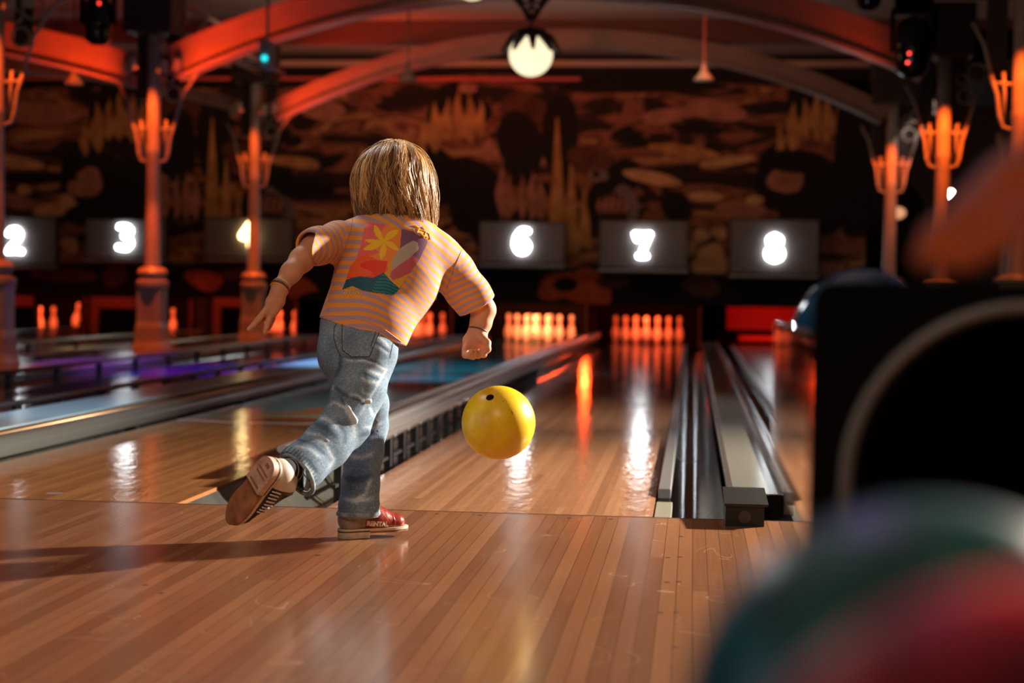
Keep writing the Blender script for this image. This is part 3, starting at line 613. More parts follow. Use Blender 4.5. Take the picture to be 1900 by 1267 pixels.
# ---------------------------------------------------------------- arches, beams, ceiling fittings
def arch(Y, x0, x1, z0, rise, label, wd=.30, th=.24, fl=M_BEAM, half=None):
    W = (x1-x0)/2; xc = (x0+x1)/2; R_ = (W*W+rise*rise)/(2*rise); zc = z0+rise-R_; A = math.asin(W/R_)
    t = empty('arch_beam', (x0, Y, z0), label, 'arch'); L = (x0, Y, z0); n = 40
    angs = [-A+2*A*i/n for i in range(n+1)]
    if half: angs = [a for a in angs if half[0] <= a/A <= half[1]]
    def ringp(r): return [(xc+r*math.sin(a), zc+r*math.cos(a)) for a in angs]
    for nm, ra, rb, ya, yb, m_ in (('web', R_+.03, R_+wd, -.05, .05, fl), ('bottom_flange', R_, R_+.03, -th/2, th/2, fl), ('top_flange', R_+wd, R_+wd+.03, -th/2, th/2, fl)):
        a_, b_ = ringp(ra), ringp(rb); b = MB()
        for i in range(len(a_)-1):
            q = [a_[i], a_[i+1], b_[i+1], b_[i]]
            vs = [(p[0], Y+ya, p[1]) for p in q]+[(p[0], Y+yb, p[1]) for p in q]
            b.add(vs, [(0, 1, 2, 3), (7, 6, 5, 4), (0, 4, 5, 1), (2, 6, 7, 3)]+([(0, 3, 7, 4)] if i == 0 else [])+([(1, 5, 6, 2)] if i == len(a_)-2 else []))
        b.build(nm, m_, t, loc=L)
    return t
arch(CY[1], -4.45, 2.75, 2.76, .80, 'nearer red lit arch beam spanning between the middle columns')
arch(CY[2], -4.45, 2.80, 2.74, .88, 'farther red lit arch beam rising from the farthest left column behind the globe lamp', wd=.20)
arch(CY[1], -12.2, -5.0, 2.70, .50, 'red lit arch beam falling to the middle left column from the left', half=(-.2, 1))
arch(CY[2], -12.2, -5.0, 2.86, .50, 'thin dark arch beam in the far left bay', wd=.12, half=(-.2, 1))
# red wash along the left haunches of the arches
light('SPOT', 'arch_spot', (-4.4, CY[1]-.75, 2.35), (-3.75, CY[1], 3.0), 190, (1, .07, .008), size=.05, spot=88, blend=1)
light('SPOT', 'arch_spot', (-4.4, CY[2]-.75, 2.3), (-3.6, CY[2], 3.0), 190, (1, .07, .008), size=.05, spot=88, blend=1)
light('SPOT', 'arch_spot', (-5.1, CY[1]-.75, 2.3), (-5.7, CY[1], 2.9), 150, (1, .07, .008), size=.05, spot=85, blend=1)
light('SPOT', 'arch_spot', (2.5, CY[1]-.5, 2.5), (1.7, CY[1], 3.15), 24, (1, .07, .008), size=.05, spot=95, blend=1)
def beam(a, b_, label, m=M_BEAMD, name='ceiling_beam', cat='beam'):
    b = MB(); b.box(a, b_, bev=.008); return tag(b.build(name, m), label, cat)
beam((-13, CY[2]+.0, 3.70), (WR-.01, CY[2]+.25, 3.96), 'dark cross beam over the farther arch', m=mat('beam_red', (.16, .05, .03), .6))
beam((-13, 17.3, 3.72), (2.9, 17.4, 3.80), 'pale horizontal conduit high on the far wall', m=mat('conduit_pale', (.42, .34, .30), .5), name='conduit', cat='conduit')
beam((-13, 17.3, 3.53), (-.9, 17.36, 3.57), 'thin pink red pipe high on the far wall at the left', m=mat('pipe_red', (.6, .10, .08), .4), name='pipe', cat='pipe')
light('AREA', 'conduit_light', (-4.5, 16.6, 3.2), (-4.5, 17.4, 3.75), 6, (1, .22, .10), size=4, size_y=.1)
for j, Y in enumerate(CY):
    XR = AY((1890, 1747, 1652)[j], 400, Y).x
    beam((XR-.62, Y+.30, 2.98), (WR-.01, Y+.55, 3.30), ['nearest', 'middle', 'farthest'][j]+' black cross beam above the right column row', m=M_BLACK)
beam((2.2, 5.2, 3.6), (WR-.01, 5.5, 3.9), 'brown beam across the top right corner', m=M_BEAMD)
# globe lamp with openwork crown, hung from an ornate bracket
def globe(loc, r, label, crown=True):
    t = empty('globe_lamp', loc, label, 'globe lamp'); L = loc
    b = MB(); b.lathe([(r*math.sin(PI*i/16)+.0005, loc[2]-r*math.cos(PI*i/16)) for i in range(17)], 32, at=(loc[0], loc[1], 0))
    b.build('globe', mat('globe_glow', (1, .95, .8), .4, emit=(1, .86, .52), es=1.25), t, smooth=True, loc=L)
    b = MB()
    for k in range(9):
        a = 2*PI*k/9; 
        def S(el, rr=r+.008): return (loc[0]+rr*math.cos(el)*math.cos(a), loc[1]+rr*math.cos(el)*math.sin(a), loc[2]+rr*math.sin(el))
        b.tube([S(1.45), S(1.1, r+.015), S(.7, r+.02), S(.35, r+.03), S(.12, r+.055), S(.05, r+.08)], [.045, .034, .044, .030, .022, .008], 6)
        a += PI/9
        b.tube([S(1.4), S(1.0, r+.015), S(.78, r+.02)], [.03, .045, .012], 6)
        pts = [S(.62+.13*math.sin(q), r+.02) for q in [0]]
    for el, rr in ((1.35, .016), (.92, .012)):
        b.tube([(loc[0]+(r+.015)*math.cos(el)*math.cos(q), loc[1]+(r+.015)*math.cos(el)*math.sin(q), loc[2]+(r+.015)*math.sin(el)) for q in [2*PI*i/24 for i in range(25)]], rr, 6, cap=False)
    b.build('leaf_crown', M_IROND, t, smooth=True, loc=L)
    b = MB(); b.tube([(loc[0], loc[1], loc[2]+r), (loc[0], loc[1], 3.96)], .012, 6); b.build('stem', M_IROND, t, loc=L)
    b = MB(); z0 = loc[2]+r+.11
    prof = [(-.02, 0), (-.07, .10), (-.17, .22), (-.19, .36), (-.22, .55), (-.40, .58)]
    for s in (-1, 1):
        b.tube([(loc[0]-s*p[0], loc[1], z0+p[1]) for p in prof if z0+p[1] < 3.95], .022, 6)
        for dx, dz, rr in ((.055, .20, .05), (.07, .40, .055), (.13, .55, .05)):
            if z0+dz+rr < 3.95: b.tube([(loc[0]+s*dx+rr*math.cos(q), loc[1], z0+dz+rr*math.sin(q)) for q in [2*PI*i/14 for i in range(15)]], .017, 6, cap=False)
    b.tube([(loc[0]+.04*math.cos(q), loc[1], z0+.08+.04*math.sin(q)) for q in [2*PI*i/14 for i in range(15)]], .015, 6, cap=False)
    b.build('scroll_bracket', M_IROND, t, smooth=True, loc=L)
g = AD(985, 101, 15.2); globe(tuple(g), .196, 'glowing warm white globe lamp with dark leaf crown hanging at top centre')
g2 = AD(876, -38, 16.2); globe((g2.x, g2.y, min(g2.z, 3.7)), .196, 'second globe lamp cut off by the top edge of the picture')
# lighting truss and stage lamps top left
t = empty('lighting_truss', (-4.6, 11.4, 3.3), 'pale metal lighting truss running away under the ceiling at top left', 'truss'); L = (-4.6, 11.4, 3.3)
M_TRUSS = mat('truss_alu', (.55, .46, .40), .35, metal=.5)
for (x, z) in ((-4.60, 3.28), (-4.30, 3.28), (-4.45, 3.52)):
    b = MB(); b.tube([(x, 11.4, z), (x, 14.7, z)], .025, 8); b.build('chord', M_TRUSS, t, smooth=True, loc=L)
for k in range(7):
    y = 11.5+k*.44; b = MB(); b.tube([(-4.60, y, 3.28), (-4.30, y+.2, 3.28), (-4.45, y+.1, 3.52), (-4.60, y, 3.28)], .010, 5); b.build('lacing', M_TRUSS, t, loc=L)
light('SPOT', 'truss_light', (-3.6, 11.6, 2.9), (-4.45, 12.8, 3.4), 14, (1, .5, .3), size=.1, spot=60)
def moving_head(px, py, D, s, label, leds=()):
    c_ = AD(px, py, D); t = empty('moving_head_lamp', tuple(c_), label, 'stage lamp'); L = tuple(c_)
    b = MB(); b.box((c_.x-.11*s, c_.y-.08, c_.z+.18*s), (c_.x+.11*s, c_.y+.08, c_.z+.30*s), bev=.02); b.build('lamp_base', M_BLACK, t, loc=L)
    b = MB()
    for q in (-1, 1): b.box((c_.x+q*.12*s-.015, c_.y-.04, c_.z-.05*s), (c_.x+q*.12*s+.015, c_.y+.04, c_.z+.20*s))
    b.box((c_.x-.12*s-.015, c_.y-.04, c_.z+.17*s), (c_.x+.12*s+.015, c_.y+.04, c_.z+.20*s))
    b.build('yoke', M_BLACK, t, loc=L)
    b = MB(); b.lathe([(.05*s, -.20*s), (.09*s, -.17*s), (.105*s, -.08*s), (.105*s, .08*s), (.07*s, .14*s), (.02*s, .16*s)], 20, at=(c_.x, c_.y, c_.z)); b.build('lamp_head', M_BLACKG, t, smooth='auto', loc=L)
    for (lx, ly, col, es) in leds:
        p = AD(lx, ly, D-.14); b = MB(); b.lathe([(.012, -.004), (.012, .004)], 10, axis='y', at=tuple(p)); b.build('status_light', mat('led_%d' % int(col[0]*9+col[2]*90), col, .4, emit=col, es=es), t, loc=L)
    b = MB(); b.tube([(c_.x, c_.y, c_.z+.28*s), (c_.x, c_.y, 3.96)], .02, 6)
    b.build('hanger', M_BLACK, t, loc=L)
moving_head(182, 32, 15.5, 1.25, 'black moving head stage lamp hanging left of the middle left column', [(184, 6, (1, .05, .03), 4)])
moving_head(1694, 80, 14.5, 1.45, 'black moving head stage lamp with two red status lights at top right', [(1687, 99, (1, .05, .04), 5), (1684, 116, (1, .06, .05), 5)])
moving_head(1612, -30, 14.5, 1.1, 'black moving head stage lamp cut by the top edge at the right')
c_ = AD(490, 100, 15.6); t = empty('projector', tuple(c_), 'grey device with a cyan status light hanging above the farthest left column', 'projector')
b = MB(); b.box((c_.x-.05, c_.y, c_.z-.13), (c_.x+.05, c_.y+.25, c_.z+.13), bev=.01); b.tube([(c_.x, c_.y+.12, c_.z+.1), (c_.x, c_.y+.12, 3.96)], .015, 6); b.build('body', mat('device_grey', (.35, .25, .24), .5), t, loc=tuple(c_))
b = MB(); b.lathe([(.028, -.012), (.028, .0), (.02, .004)], 16, axis='y', at=(AD(491, 108, 15.58)[:])); b.build('status_light', mat('led_cyan', (.02, .7, .8), .4, emit=(.02, .75, .85), es=1.6), t, loc=tuple(c_))
for px, py, D, lab, m_ in ((137, 150, 18.5, 'small red lit bell lamp hanging at the left under the arch', M_IRON), (1306, 142, 18.0, 'small bell lamp on a red rod hanging at the right', M_IRON), (757, 142, 18.2, 'small ceiling sprinkler left of the globe lamp', M_IROND)):  # the last fitting is a sprinkler head, not a lamp
    p = AD(px, py, D); t = empty('bell_lamp', tuple(p), lab, 'pendant'); b = MB()
    b.lathe([(.11, -.04), (.10, -.02), (.05, .04), (.025, .10), (.02, .14)], 18, at=tuple(p)); b.build('shade', m_, t, smooth=True, loc=tuple(p))
    b = MB(); b.tube([p+Vector((0, 0, .12)), Vector((p.x, p.y, 3.96))], .012, 6); b.build('rod', M_REDT if px > 1000 else M_IROND, t, loc=tuple(p))
    if px != 757: light('SPOT', 'bell_glow', (p.x+.2, p.y-.5, p.z+.35), tuple(p), 14, RED, size=.03, spot=30)
# openwork spandrel of the nearest left column at the top left corner
p = AD(30, 60, 12.6)
# arched windows on the right wall
for px, r_, lab in ((1773, .55, 'farther arched window with pale frame on the right wall'), (1852, .62, 'nearer arched window with pale frame on the right wall')):
    d = ray(px, 330); k = (WR-CAM_O[0])/d[0]; P0 = CAM_O+d*k; y0 = P0[1]; z0 = .9; zt = 2.35
    t = empty('arched_window', (WR, y0, z0), lab, 'window'); L = (WR, y0, z0)
    out = [(y0+r_*math.cos(a), zt+r_*math.sin(a)) for a in [PI*i/14 for i in range(15)]]+[(y0-r_, z0), (y0+r_, z0)]
    inn = [(y0+r_*.8*math.cos(a), zt+r_*.8*math.sin(a)) for a in [PI*i/14 for i in range(15)]]+[(y0-r_*.8, z0+.1), (y0+r_*.8, z0+.1)]
    b = MB(); n = len(out)
    for i in range(n):
        j = (i+1) % n; b.add([(WR-.05, *out[i]), (WR-.05, *out[j]), (WR-.05, *inn[j]), (WR-.05, *inn[i]), (WR, *out[i]), (WR, *out[j]), (WR, *inn[j]), (WR, *inn[i])], [(0, 1, 2, 3), (0, 1, 5, 4), (3, 2, 6, 7)])
    b.build('frame', mat('frame_pale', (.62, .48, .42), .6), t, loc=L)
    b = MB(); b.prism(inn, WR-.02, WR, 'x'); b.build('pane', mat('pane_dark', (.12, .10, .11), .2), t, loc=L)
light('AREA', 'side_wall_light', (3.6, 14.5, 3.1), (WR, 14.8, 2.0), 12, (.8, .62, .60), size=1.5)
p = AD(1763, 360, 19.0); b = MB(); b.lathe([(.05*math.sin(PI*i/8)+.001, -.05*math.cos(PI*i/8)) for i in range(9)], 14)
o = tag(b.build('bright_bulb', mat('bulb', (1, 1, 1), .5, emit=(1, .75, .6), es=30), smooth=True), 'tiny sparkling white bulb right of the middle right column', 'light bulb'); o.location = p
b = MB(); b.tube([(0, 0, .04), (0, 0, 3.96-p.z)], .006, 5); b.build('cord', M_IROND, o)
# ---------------------------------------------------------------- sculpting tools: signed distance fields meshed with surface nets
class Field:
    def __init__(s, lo, hi, h):
        s.h = h; s.lo = np.array(lo, float)-3*h; s.n = (np.ceil((np.array(hi)-s.lo)/h).astype(int)+4)
        s.F = np.full(s.n, .2, np.float32)
        s.ax = [s.lo[i]+h*np.arange(s.n[i]) for i in range(3)]
    def sub(s, lo, hi):
        a = np.clip(np.floor((np.array(lo)-s.lo)/s.h).astype(int), 0, s.n); b = np.clip(np.ceil((np.array(hi)-s.lo)/s.h).astype(int)+1, 0, s.n)
        sl = tuple(slice(a[i], b[i]) for i in range(3)); g = np.meshgrid(*[s.ax[i][sl[i]] for i in range(3)], indexing='ij', sparse=True)
        return sl, g
    def smin(s, sl, d, k):
        F = s.F[sl]
        if k <= 0: s.F[sl] = np.minimum(F, d); return
        h = np.maximum(k-np.abs(F-d), 0)/k; s.F[sl] = np.minimum(F, d)-h*h*k*.25
    def cone(s, a, b, ra, rb, k=.02, B=None):
        """round cone a-b; B = (unit axis, factor): the section is squeezed by factor along the axis"""
        a = np.array(a, float); b = np.array(b, float); m = max(ra, rb)+k+3*s.h
        sl, g = s.sub(np.minimum(a, b)-m, np.maximum(a, b)+m)
        if any(q.size == 0 for q in g): return
        ab = b-a
        px = [g[i]-a[i] for i in range(3)]
        if B is not None:
            n, q = np.array(B[0]), 1/B[1]-1
            dp = px[0]*n[0]+px[1]*n[1]+px[2]*n[2]
            px = [px[i]+dp*n[i]*q for i in range(3)]; ab = ab+n*(ab@n)*q
        L = max(ab@ab, 1e-12)
        t = np.clip((px[0]*ab[0]+px[1]*ab[1]+px[2]*ab[2])/L, 0, 1)
        d = np.sqrt((px[0]-t*ab[0])**2+(px[1]-t*ab[1])**2+(px[2]-t*ab[2])**2)-(ra+(rb-ra)*t)
        if B is not None: d = d*(B[1]*.5+.5)
        s.smin(sl, d.astype(np.float32), k)
    def chain(s, nodes, k=.02, B=None):
        for (a, ra), (b, rb) in zip(nodes[:-1], nodes[1:]): s.cone(a, b, ra, rb, k, B)
    def plane(s, p, n, lo=None, hi=None):
        """keep only the side n points away from, inside the box lo-hi"""
        sl, g = s.sub(lo if lo is not None else s.lo, hi if hi is not None else s.lo+s.n*s.h)
        d = (g[0]-p[0])*n[0]+(g[1]-p[1])*n[1]+(g[2]-p[2])*n[2]
        s.F[sl] = np.maximum(s.F[sl], d.astype(np.float32))
    def shell(s, th): s.F = np.maximum(s.F, -(s.F+th))
    def mesh(s):
        F = s.F; F[0] = F[-1] = .1; F[:, 0] = F[:, -1] = .1; F[:, :, 0] = F[:, :, -1] = .1
        ins = F < 0; nx, ny, nz = F.shape
        c = np.zeros((nx-1, ny-1, nz-1), np.uint8)
        for i in (0, 1):
            for j in (0, 1):
                for k in (0, 1): c += ins[i:nx-1+i, j:ny-1+j, k:nz-1+k]
        ce = np.argwhere((c > 0) & (c < 8)); idx = np.full(c.shape, -1, np.int64); idx[tuple(ce.T)] = np.arange(len(ce))
        acc = np.zeros((len(ce), 3)); cnt = np.zeros(len(ce))
        cor = [np.array((i, j, k)) for i in (0, 1) for j in (0, 1) for k in (0, 1)]
        for p in range(8):
            for q in range(p+1, 8):
                if np.abs(cor[p]-cor[q]).sum() != 1: continue
                A = F[tuple((ce+cor[p]).T)].astype(float); Bv = F[tuple((ce+cor[q]).T)].astype(float)
                m = (A < 0) != (Bv < 0); t = np.where(m, A/np.where(np.abs(A-Bv) < 1e-12, 1, A-Bv), 0)
                acc += np.where(m[:, None], cor[p]+(cor[q]-cor[p])*t[:, None], 0); cnt += m
        V = s.lo+s.h*(ce+acc/np.maximum(cnt, 1)[:, None]); fs = []
        for a in range(3):
            u, v = (a+1) % 3, (a+2) % 3
            sa = [slice(1, -1)]*3; sb = [slice(1, -1)]*3; sa[a] = slice(0, -1); sb[a] = slice(1, None)
            A, Bv = ins[tuple(sa)], ins[tuple(sb)]
            for flip in (0, 1):
                e = np.argwhere((A & ~Bv) if not flip else (~A & Bv))
                if not len(e): continue
                e = e+1; e[:, a] -= 1
                def cell(du, dv):
                    o = e.copy(); o[:, u] -= du; o[:, v] -= dv; return idx[tuple(o.T)]
                quad = np.stack([cell(0, 0), cell(1, 0), cell(1, 1), cell(0, 1)], 1)
                fs.append(quad if not flip else quad[:, ::-1])
        return V, np.concatenate(fs)[:, ::-1]
def vnormals(V, Q):
    n = np.cross(V[Q[:, 2]]-V[Q[:, 0]], V[Q[:, 3]]-V[Q[:, 1]]); out = np.zeros_like(V)
    for k in range(4): np.add.at(out, Q[:, k], n)
    return out/np.maximum(np.linalg.norm(out, axis=1), 1e-12)[:, None]
def relax(V, Q, it=2, lam=.5):
    for _ in range(it):
        s_ = np.zeros_like(V); c = np.zeros(len(V))
        for k in range(4):
            np.add.at(s_, Q[:, k], V[Q[:, (k+1) % 4]]+V[Q[:, (k+3) % 4]]); np.add.at(c, Q[:, k], 2)
        V = V+lam*(s_/np.maximum(c, 1)[:, None]-V)
    return V
def mesh_obj(name, V, Q, mats, parent=None, mi=None, attrs=None, loc=None):
    me = bpy.data.meshes.new(name)
    if loc is not None: V = V-np.array(loc)
    me.vertices.add(len(V)); me.vertices.foreach_set('co', np.ascontiguousarray(V, dtype=np.float32).ravel())
    me.loops.add(Q.size); me.loops.foreach_set('vertex_index', Q.astype(np.int32).ravel())
    me.polygons.add(len(Q)); me.polygons.foreach_set('loop_start', np.arange(0, Q.size, 4, dtype=np.int32)); me.polygons.foreach_set('loop_total', np.full(len(Q), 4, np.int32))
    for m_ in (mats if isinstance(mats, (list, tuple)) else [mats]): me.materials.append(m_)
    if mi is not None: me.polygons.foreach_set('material_index', mi.astype(np.int32))
    me.update(calc_edges=True); me.validate(); me.polygons.foreach_set('use_smooth', [True]*len(me.polygons))
    for k, a in (attrs or {}).items():
        at = me.attributes.new(k, 'FLOAT', 'POINT'); at.data.foreach_set('value', a.astype(np.float32))
    o = bpy.data.objects.new(name, me); COL.objects.link(o)
    if parent: o.parent = parent
    elif loc is not None: o.location = loc
    return o
def project(V):
    d = V-CAM_O; z = d@CF
    return 950+FPX*(d@CR)/z, 633.5-FPX*(d@CU)/z, z
def pld(x, y, pts):
    """distance of points to a polyline, and the position 0..1 along it"""
    best = np.full(len(x), 1e9); T = np.zeros(len(x)); n = len(pts)-1
    for i in range(n):
        ax, ay = pts[i]; bx, by = pts[i+1]; L = max((bx-ax)**2+(by-ay)**2, 1e-9)
        t = np.clip(((x-ax)*(bx-ax)+(y-ay)*(by-ay))/L, 0, 1); d = np.hypot(x-ax-t*(bx-ax), y-ay-t*(by-ay))
        m = d < best; best[m] = d[m]; T[m] = (i+t[m])/n
    return best, T
def inpoly(x, y, P):
    r = np.zeros(len(x), bool); n = len(P)
    for i in range(n):
        x0, y0 = P[i]; x1, y1 = P[(i+1) % n]
        c = ((y0 > y) != (y1 > y)) & (x < (x1-x0)*(y-y0)/((y1-y0) if y1 != y0 else 1e-9)+x0); r ^= c
    return r
def A_(px, py, D): return np.array(AD(px, py, D))
def R_(r, D): return r*D/FPX

# ---------------------------------------------------------------- ball return in the right foreground
YH = -3.62
t = empty('ball_return', (.98, YH, 0), 'black out-of-focus ball return with arched hood at the right edge', 'ball return'); L = (.98, YH, 0)
b = MB()
n = 24; cx, cz, rr = .986, .520, .183; x0, x1, zt, zb = .766, 1.206, .727, .40
# hood: box with a deep arched mouth facing the camera
face = []; arc = [(cx+rr*math.cos(PI-PI*i/n), cz+rr*math.sin(PI-PI*i/n)) for i in range(n+1)]
arc = [(cx-rr, zb)]+arc+[(cx+rr, zb)]
cr = .022
outl = [(x0, zb)]+[(x0+cr-cr*math.cos(a), zt-cr+cr*math.sin(a)) for a in [PI/2*i/5 for i in range(6)]]+[(x1-cr+cr*math.sin(a), zt-cr+cr*math.cos(a)) for a in [PI/2*i/5 for i in range(6)]]+[(x1, zb)]
def bk(p): return ((p[0]-.986)*.80+.986, YH+.34, p[1]-(.022 if p[1] > .6 else 0))
def pick(i, n_, P): return P[min(len(P)-1, round(i*(len(P)-1)/n_))]
K = 30
for i in range(K):
    a0, a1 = pick(i, K, arc), pick(i+1, K, arc); o0, o1 = pick(i, K, outl), pick(i+1, K, outl)
    b.add([(a0[0], YH, a0[1]), (a1[0], YH, a1[1]), (o1[0], YH, o1[1]), (o0[0], YH, o0[1])], [(0, 1, 2, 3)])
    b.add([(a0[0], YH, a0[1]), (a1[0], YH, a1[1]), (a1[0], YH+.30, a1[1]), (a0[0], YH+.30, a0[1])], [(0, 1, 2, 3)])
    b.add([(o0[0], YH, o0[1]), (o1[0], YH, o1[1]), bk(o1), bk(o0)], [(0, 1, 2, 3)])
b.add([(x0+.04, YH+.30, zb), (x1-.04, YH+.30, zb), (x1-.04, YH+.30, zt-.03), (x0+.04, YH+.30, zt-.03)], [(0, 1, 2, 3)])
b.add([bk(p) for p in outl], [tuple(range(len(outl)))])
b.build('hood', M_BLACK, t, loc=L)
b = MB(); b.tube([(p[0], YH-.004, p[1]) for p in arc], .0075, 8); b.build('arch_rim', mat('rim_grey_green', (.22, .24, .19), .4), t, smooth=True, loc=L)
b = MB()
b.box((x0, YH+.004, .455), (x0+.02, -2.80, .672), bev=.006); b.build('side_panel', mat('panel_gloss', (.03, .025, .025), .05, metal=.0, coat=1.), t, loc=L)
bpy.data.materials['panel_gloss'].node_tree.nodes['Principled BSDF'].inputs['Specular IOR Level'].default_value = 1.
b = MB(); b.box((x1-.02, YH+.345, .455), (x1, -2.80, .672), bev=.006); b.build('side_panel', M_BLACKG, t, loc=L)
b = MB(); b.box((x0+.02, YH+.345, .455), (x1-.02, -2.80, .53)); b.build('ball_trough', M_BLACK, t, loc=L)
b = MB(); b.box((.88, YH-.1, 0), (1.09, -2.9, .455), bev=.01); b.box((.86, YH-.14, 0), (1.11, -2.86, .03), bev=.006); b.build('pedestal', M_BLACK, t, loc=L)
b = MB(); b.box((.715, -5.10, .375), (1.28, YH-.02, .394), bev=.008)
b.build('ball_tray', M_BLACK, t, loc=L)
b = MB()
for xx in (.690, .810, 1.05, 1.17): b.tube([(xx, -5.10, .411), (xx, -4.45, .411)], .011, 8)
b.tube([(.690, -5.10, .411), (1.17, -5.10, .411)], .011, 8); b.box((.9, -4.6, .0), (1.08, -4.4, .372), bev=.01); b.build('tray_rail', M_RAILD, t, smooth='auto', loc=L)
b = MB(); b.lathe([(.055, .7275), (.050, .733), (.03, .735), (.004, .735)], 20, at=(1.12, YH+.15, 0)); b.build('cap_disc', M_RAILD, t, loc=L)

# ---------------------------------------------------------------- bowling balls
def ball_mesh(name, c, r, m, holes, hole_m, parent=None):
    """sphere with three dark discs for the shade inside its finger holes"""
    bm = bmesh.new(); bmesh.ops.create_uvsphere(bm, u_segments=72, v_segments=48, radius=r)
    hs = [Vector(h).normalized() for h in holes]
    me = bpy.data.meshes.new(name); bm.to_mesh(me); bm.free(); me.materials.append(m); me.materials.append(hole_m)
    for p in me.polygons:
        p.use_smooth = True; n_ = p.center.normalized()
    o = bpy.data.objects.new(name, me); COL.objects.link(o); o.location = c
    for h in hs:
        b = MB(); b.lathe([(.0118, -.004), (.0118, .0000), (.0100, .0007), (.0003, .0009)], 20)  # dark disc, the shade of the hole painted on
        q = b.build('finger_hole', hole_m, o, smooth='auto'); q.rotation_mode = 'QUATERNION'; q.rotation_quaternion = h.to_track_quat('Z', 'Y'); q.location = h*(r-.0004)
    return o
m, nt, bs = nodes_of('ball_yellow')
tc = N(nt, 'TexCoord'); n1 = N(nt, 'TexNoise', Scale=9.0, Detail=4.0); nt.links.new(tc.outputs['Object'], n1.inputs['Vector'])
c = ramp(nt, n1.outputs['Fac'], [(.35, (.70, .44, .010)), (.6, (.86, .62, .016))])
mp = N(nt, 'Mapping'); mp.inputs['Scale'].default_value = (70, 70, 9); n2 = N(nt, 'TexNoise', Scale=1.0, Detail=3.0); nt.links.new(tc.outputs['Object'], mp.inputs[0]); nt.links.new(mp.outputs[0], n2.inputs['Vector'])
sc_ = ramp(nt, n2.outputs['Fac'], [(.70, (0, 0, 0)), (.74, (1, 1, 1))])
c = mixc(nt, sc_, c, (.30, .16, .01)); nt.links.new(c, bs.inputs['Base Color']); bs.inputs['Roughness'].default_value = .33
M_YEL = m
bc = AD(925, 784, .108*FPX/68.5)
def on_ball(px, py, c, r):
    d = ray(px, py); d = d/np.linalg.norm(d); oc = CAM_O-np.array(c); bq = oc@d; disc = bq*bq-(oc@oc-r*r)
    p = CAM_O+d*(-bq-math.sqrt(max(disc, 0))); return Vector(p-np.array(c))
hs = [on_ball(909, 737, bc, .108)]; up_ = Vector(CF)*1.0+Vector(CU)*.2
h2 = (hs[0].normalized()+Vector(CF)*.85+Vector(CR)*.14).normalized(); h3 = (hs[0].normalized()+Vector(CF)*.9-Vector(CR)*.16).normalized()
hs = [hs[0], h2, h3]
yb = ball_mesh('bowling_ball', bc, .108, M_YEL, hs, M_BLACK)
tag(yb, 'scuffed yellow bowling ball flying just above the lane beside the child', 'bowling ball')
def swirl(name, stops, sc=5., rough=.2, dist=2.5):
    m, nt, bs = nodes_of(name); tc = N(nt, 'TexCoord'); n1 = N(nt, 'TexNoise', Scale=sc, Detail=1.5, Distortion=dist)
    nt.links.new(tc.outputs['Object'], n1.inputs['Vector']); nt.links.new(ramp(nt, n1.outputs['Fac'], stops), bs.inputs['Base Color'])
    bs.inputs['Roughness'].default_value = rough; bs.inputs['Specular IOR Level'].default_value = .5 if rough < .4 else .25; return m
tb = ball_mesh('bowling_ball', AD(1722, 1392, .735), .108, swirl('ball_teal', [(.3, (.0, .06, .12)), (.5, (.002, .15, .24)), (.62, (.01, .26, .36)), (.72, (.20, .26, .42))], rough=.34), [(0, 1, -.3), (.2, 1, -.1), (-.2, 1, -.1)], M_BLACK)
tag(tb, 'big blurred teal bowling ball in the lower right corner, in front of the black hood', 'bowling ball')
rb = ball_mesh('bowling_ball', AD(1965, 1750, .502), .108, swirl('ball_red', [(.3, (.06, .0, .03)), (.45, (.34, .0, .002)), (.6, (.80, .001, .001)), (.75, (.06, .005, .22))], 4., .5), [(0, 1, -.3), (.2, 1, -.1), (-.2, 1, -.1)], M_BLACK)  # violet in the ramp puts the rim light into the ball's colour
tag(rb, 'dark red blurred bowling ball nearest the camera at the bottom right corner', 'bowling ball')
bb = ball_mesh('bowling_ball', AD(1600, 632, 2.56), .108, swirl('ball_blue', [(.3, (.005, .03, .10)), (.6, (.01, .09, .22))], 4., .1), [(0, 1, -.3), (.2, 1, -.1), (-.2, 1, -.1)], M_BLACK)
tag(bb, 'dark blue bowling ball with white glints peeking out behind the black hood', 'bowling ball')
for (px, py), pw, sz in (((1490, 567), 5.5, .24), ((1504, 537), 1.3, .12)):
    # added white area lights, placed so their glints fall on the blue ball
    bc2 = np.array(bb.location); q = np.array(on_ball(px, py, bc2, .108)); n_ = q/np.linalg.norm(q); v_ = q+bc2-CAM_O; v_ /= np.linalg.norm(v_); r_ = v_-2*(v_@n_)*n_
    lp = q+bc2+r_*3.2; light('AREA', 'glint_light', tuple(lp), tuple(q+bc2), pw, (.9, .95, 1), size=sz)

# ---------------------------------------------------------------- forearm and hand reaching over the ball return
def skin_mat(name, col, sss=.15):
    m, nt, bs = nodes_of(name); tc = N(nt, 'TexCoord'); n1 = N(nt, 'TexNoise', Scale=22.0, Detail=3.0); nt.links.new(tc.outputs['Object'], n1.inputs['Vector'])
    c = ramp(nt, n1.outputs['Fac'], [(.3, tuple(v*.9 for v in col)), (.7, tuple(min(1, v*1.08) for v in col))]); nt.links.new(c, bs.inputs['Base Color'])
    bs.inputs['Roughness'].default_value = .62; bs.inputs['Subsurface Weight'].default_value = sss; bs.inputs['Subsurface Radius'].default_value = (.012, .004, .002); bs.inputs['Subsurface Scale'].default_value = 1.
    return m
M_SKIN = skin_mat('skin', (.62, .29, .165))
D0 = 1.12; lo = A_(1640, 560, D0)-.12; hi = A_(2300, 100, D0)+.12
f = Field((.70, -4.45, .66), (1.30, -4.05, .98), .0022)
def ch(f, pts, k=.012, B=None): f.chain([(A_(x, y, D), R_(r, D)) for x, y, D, r in pts], k, B)
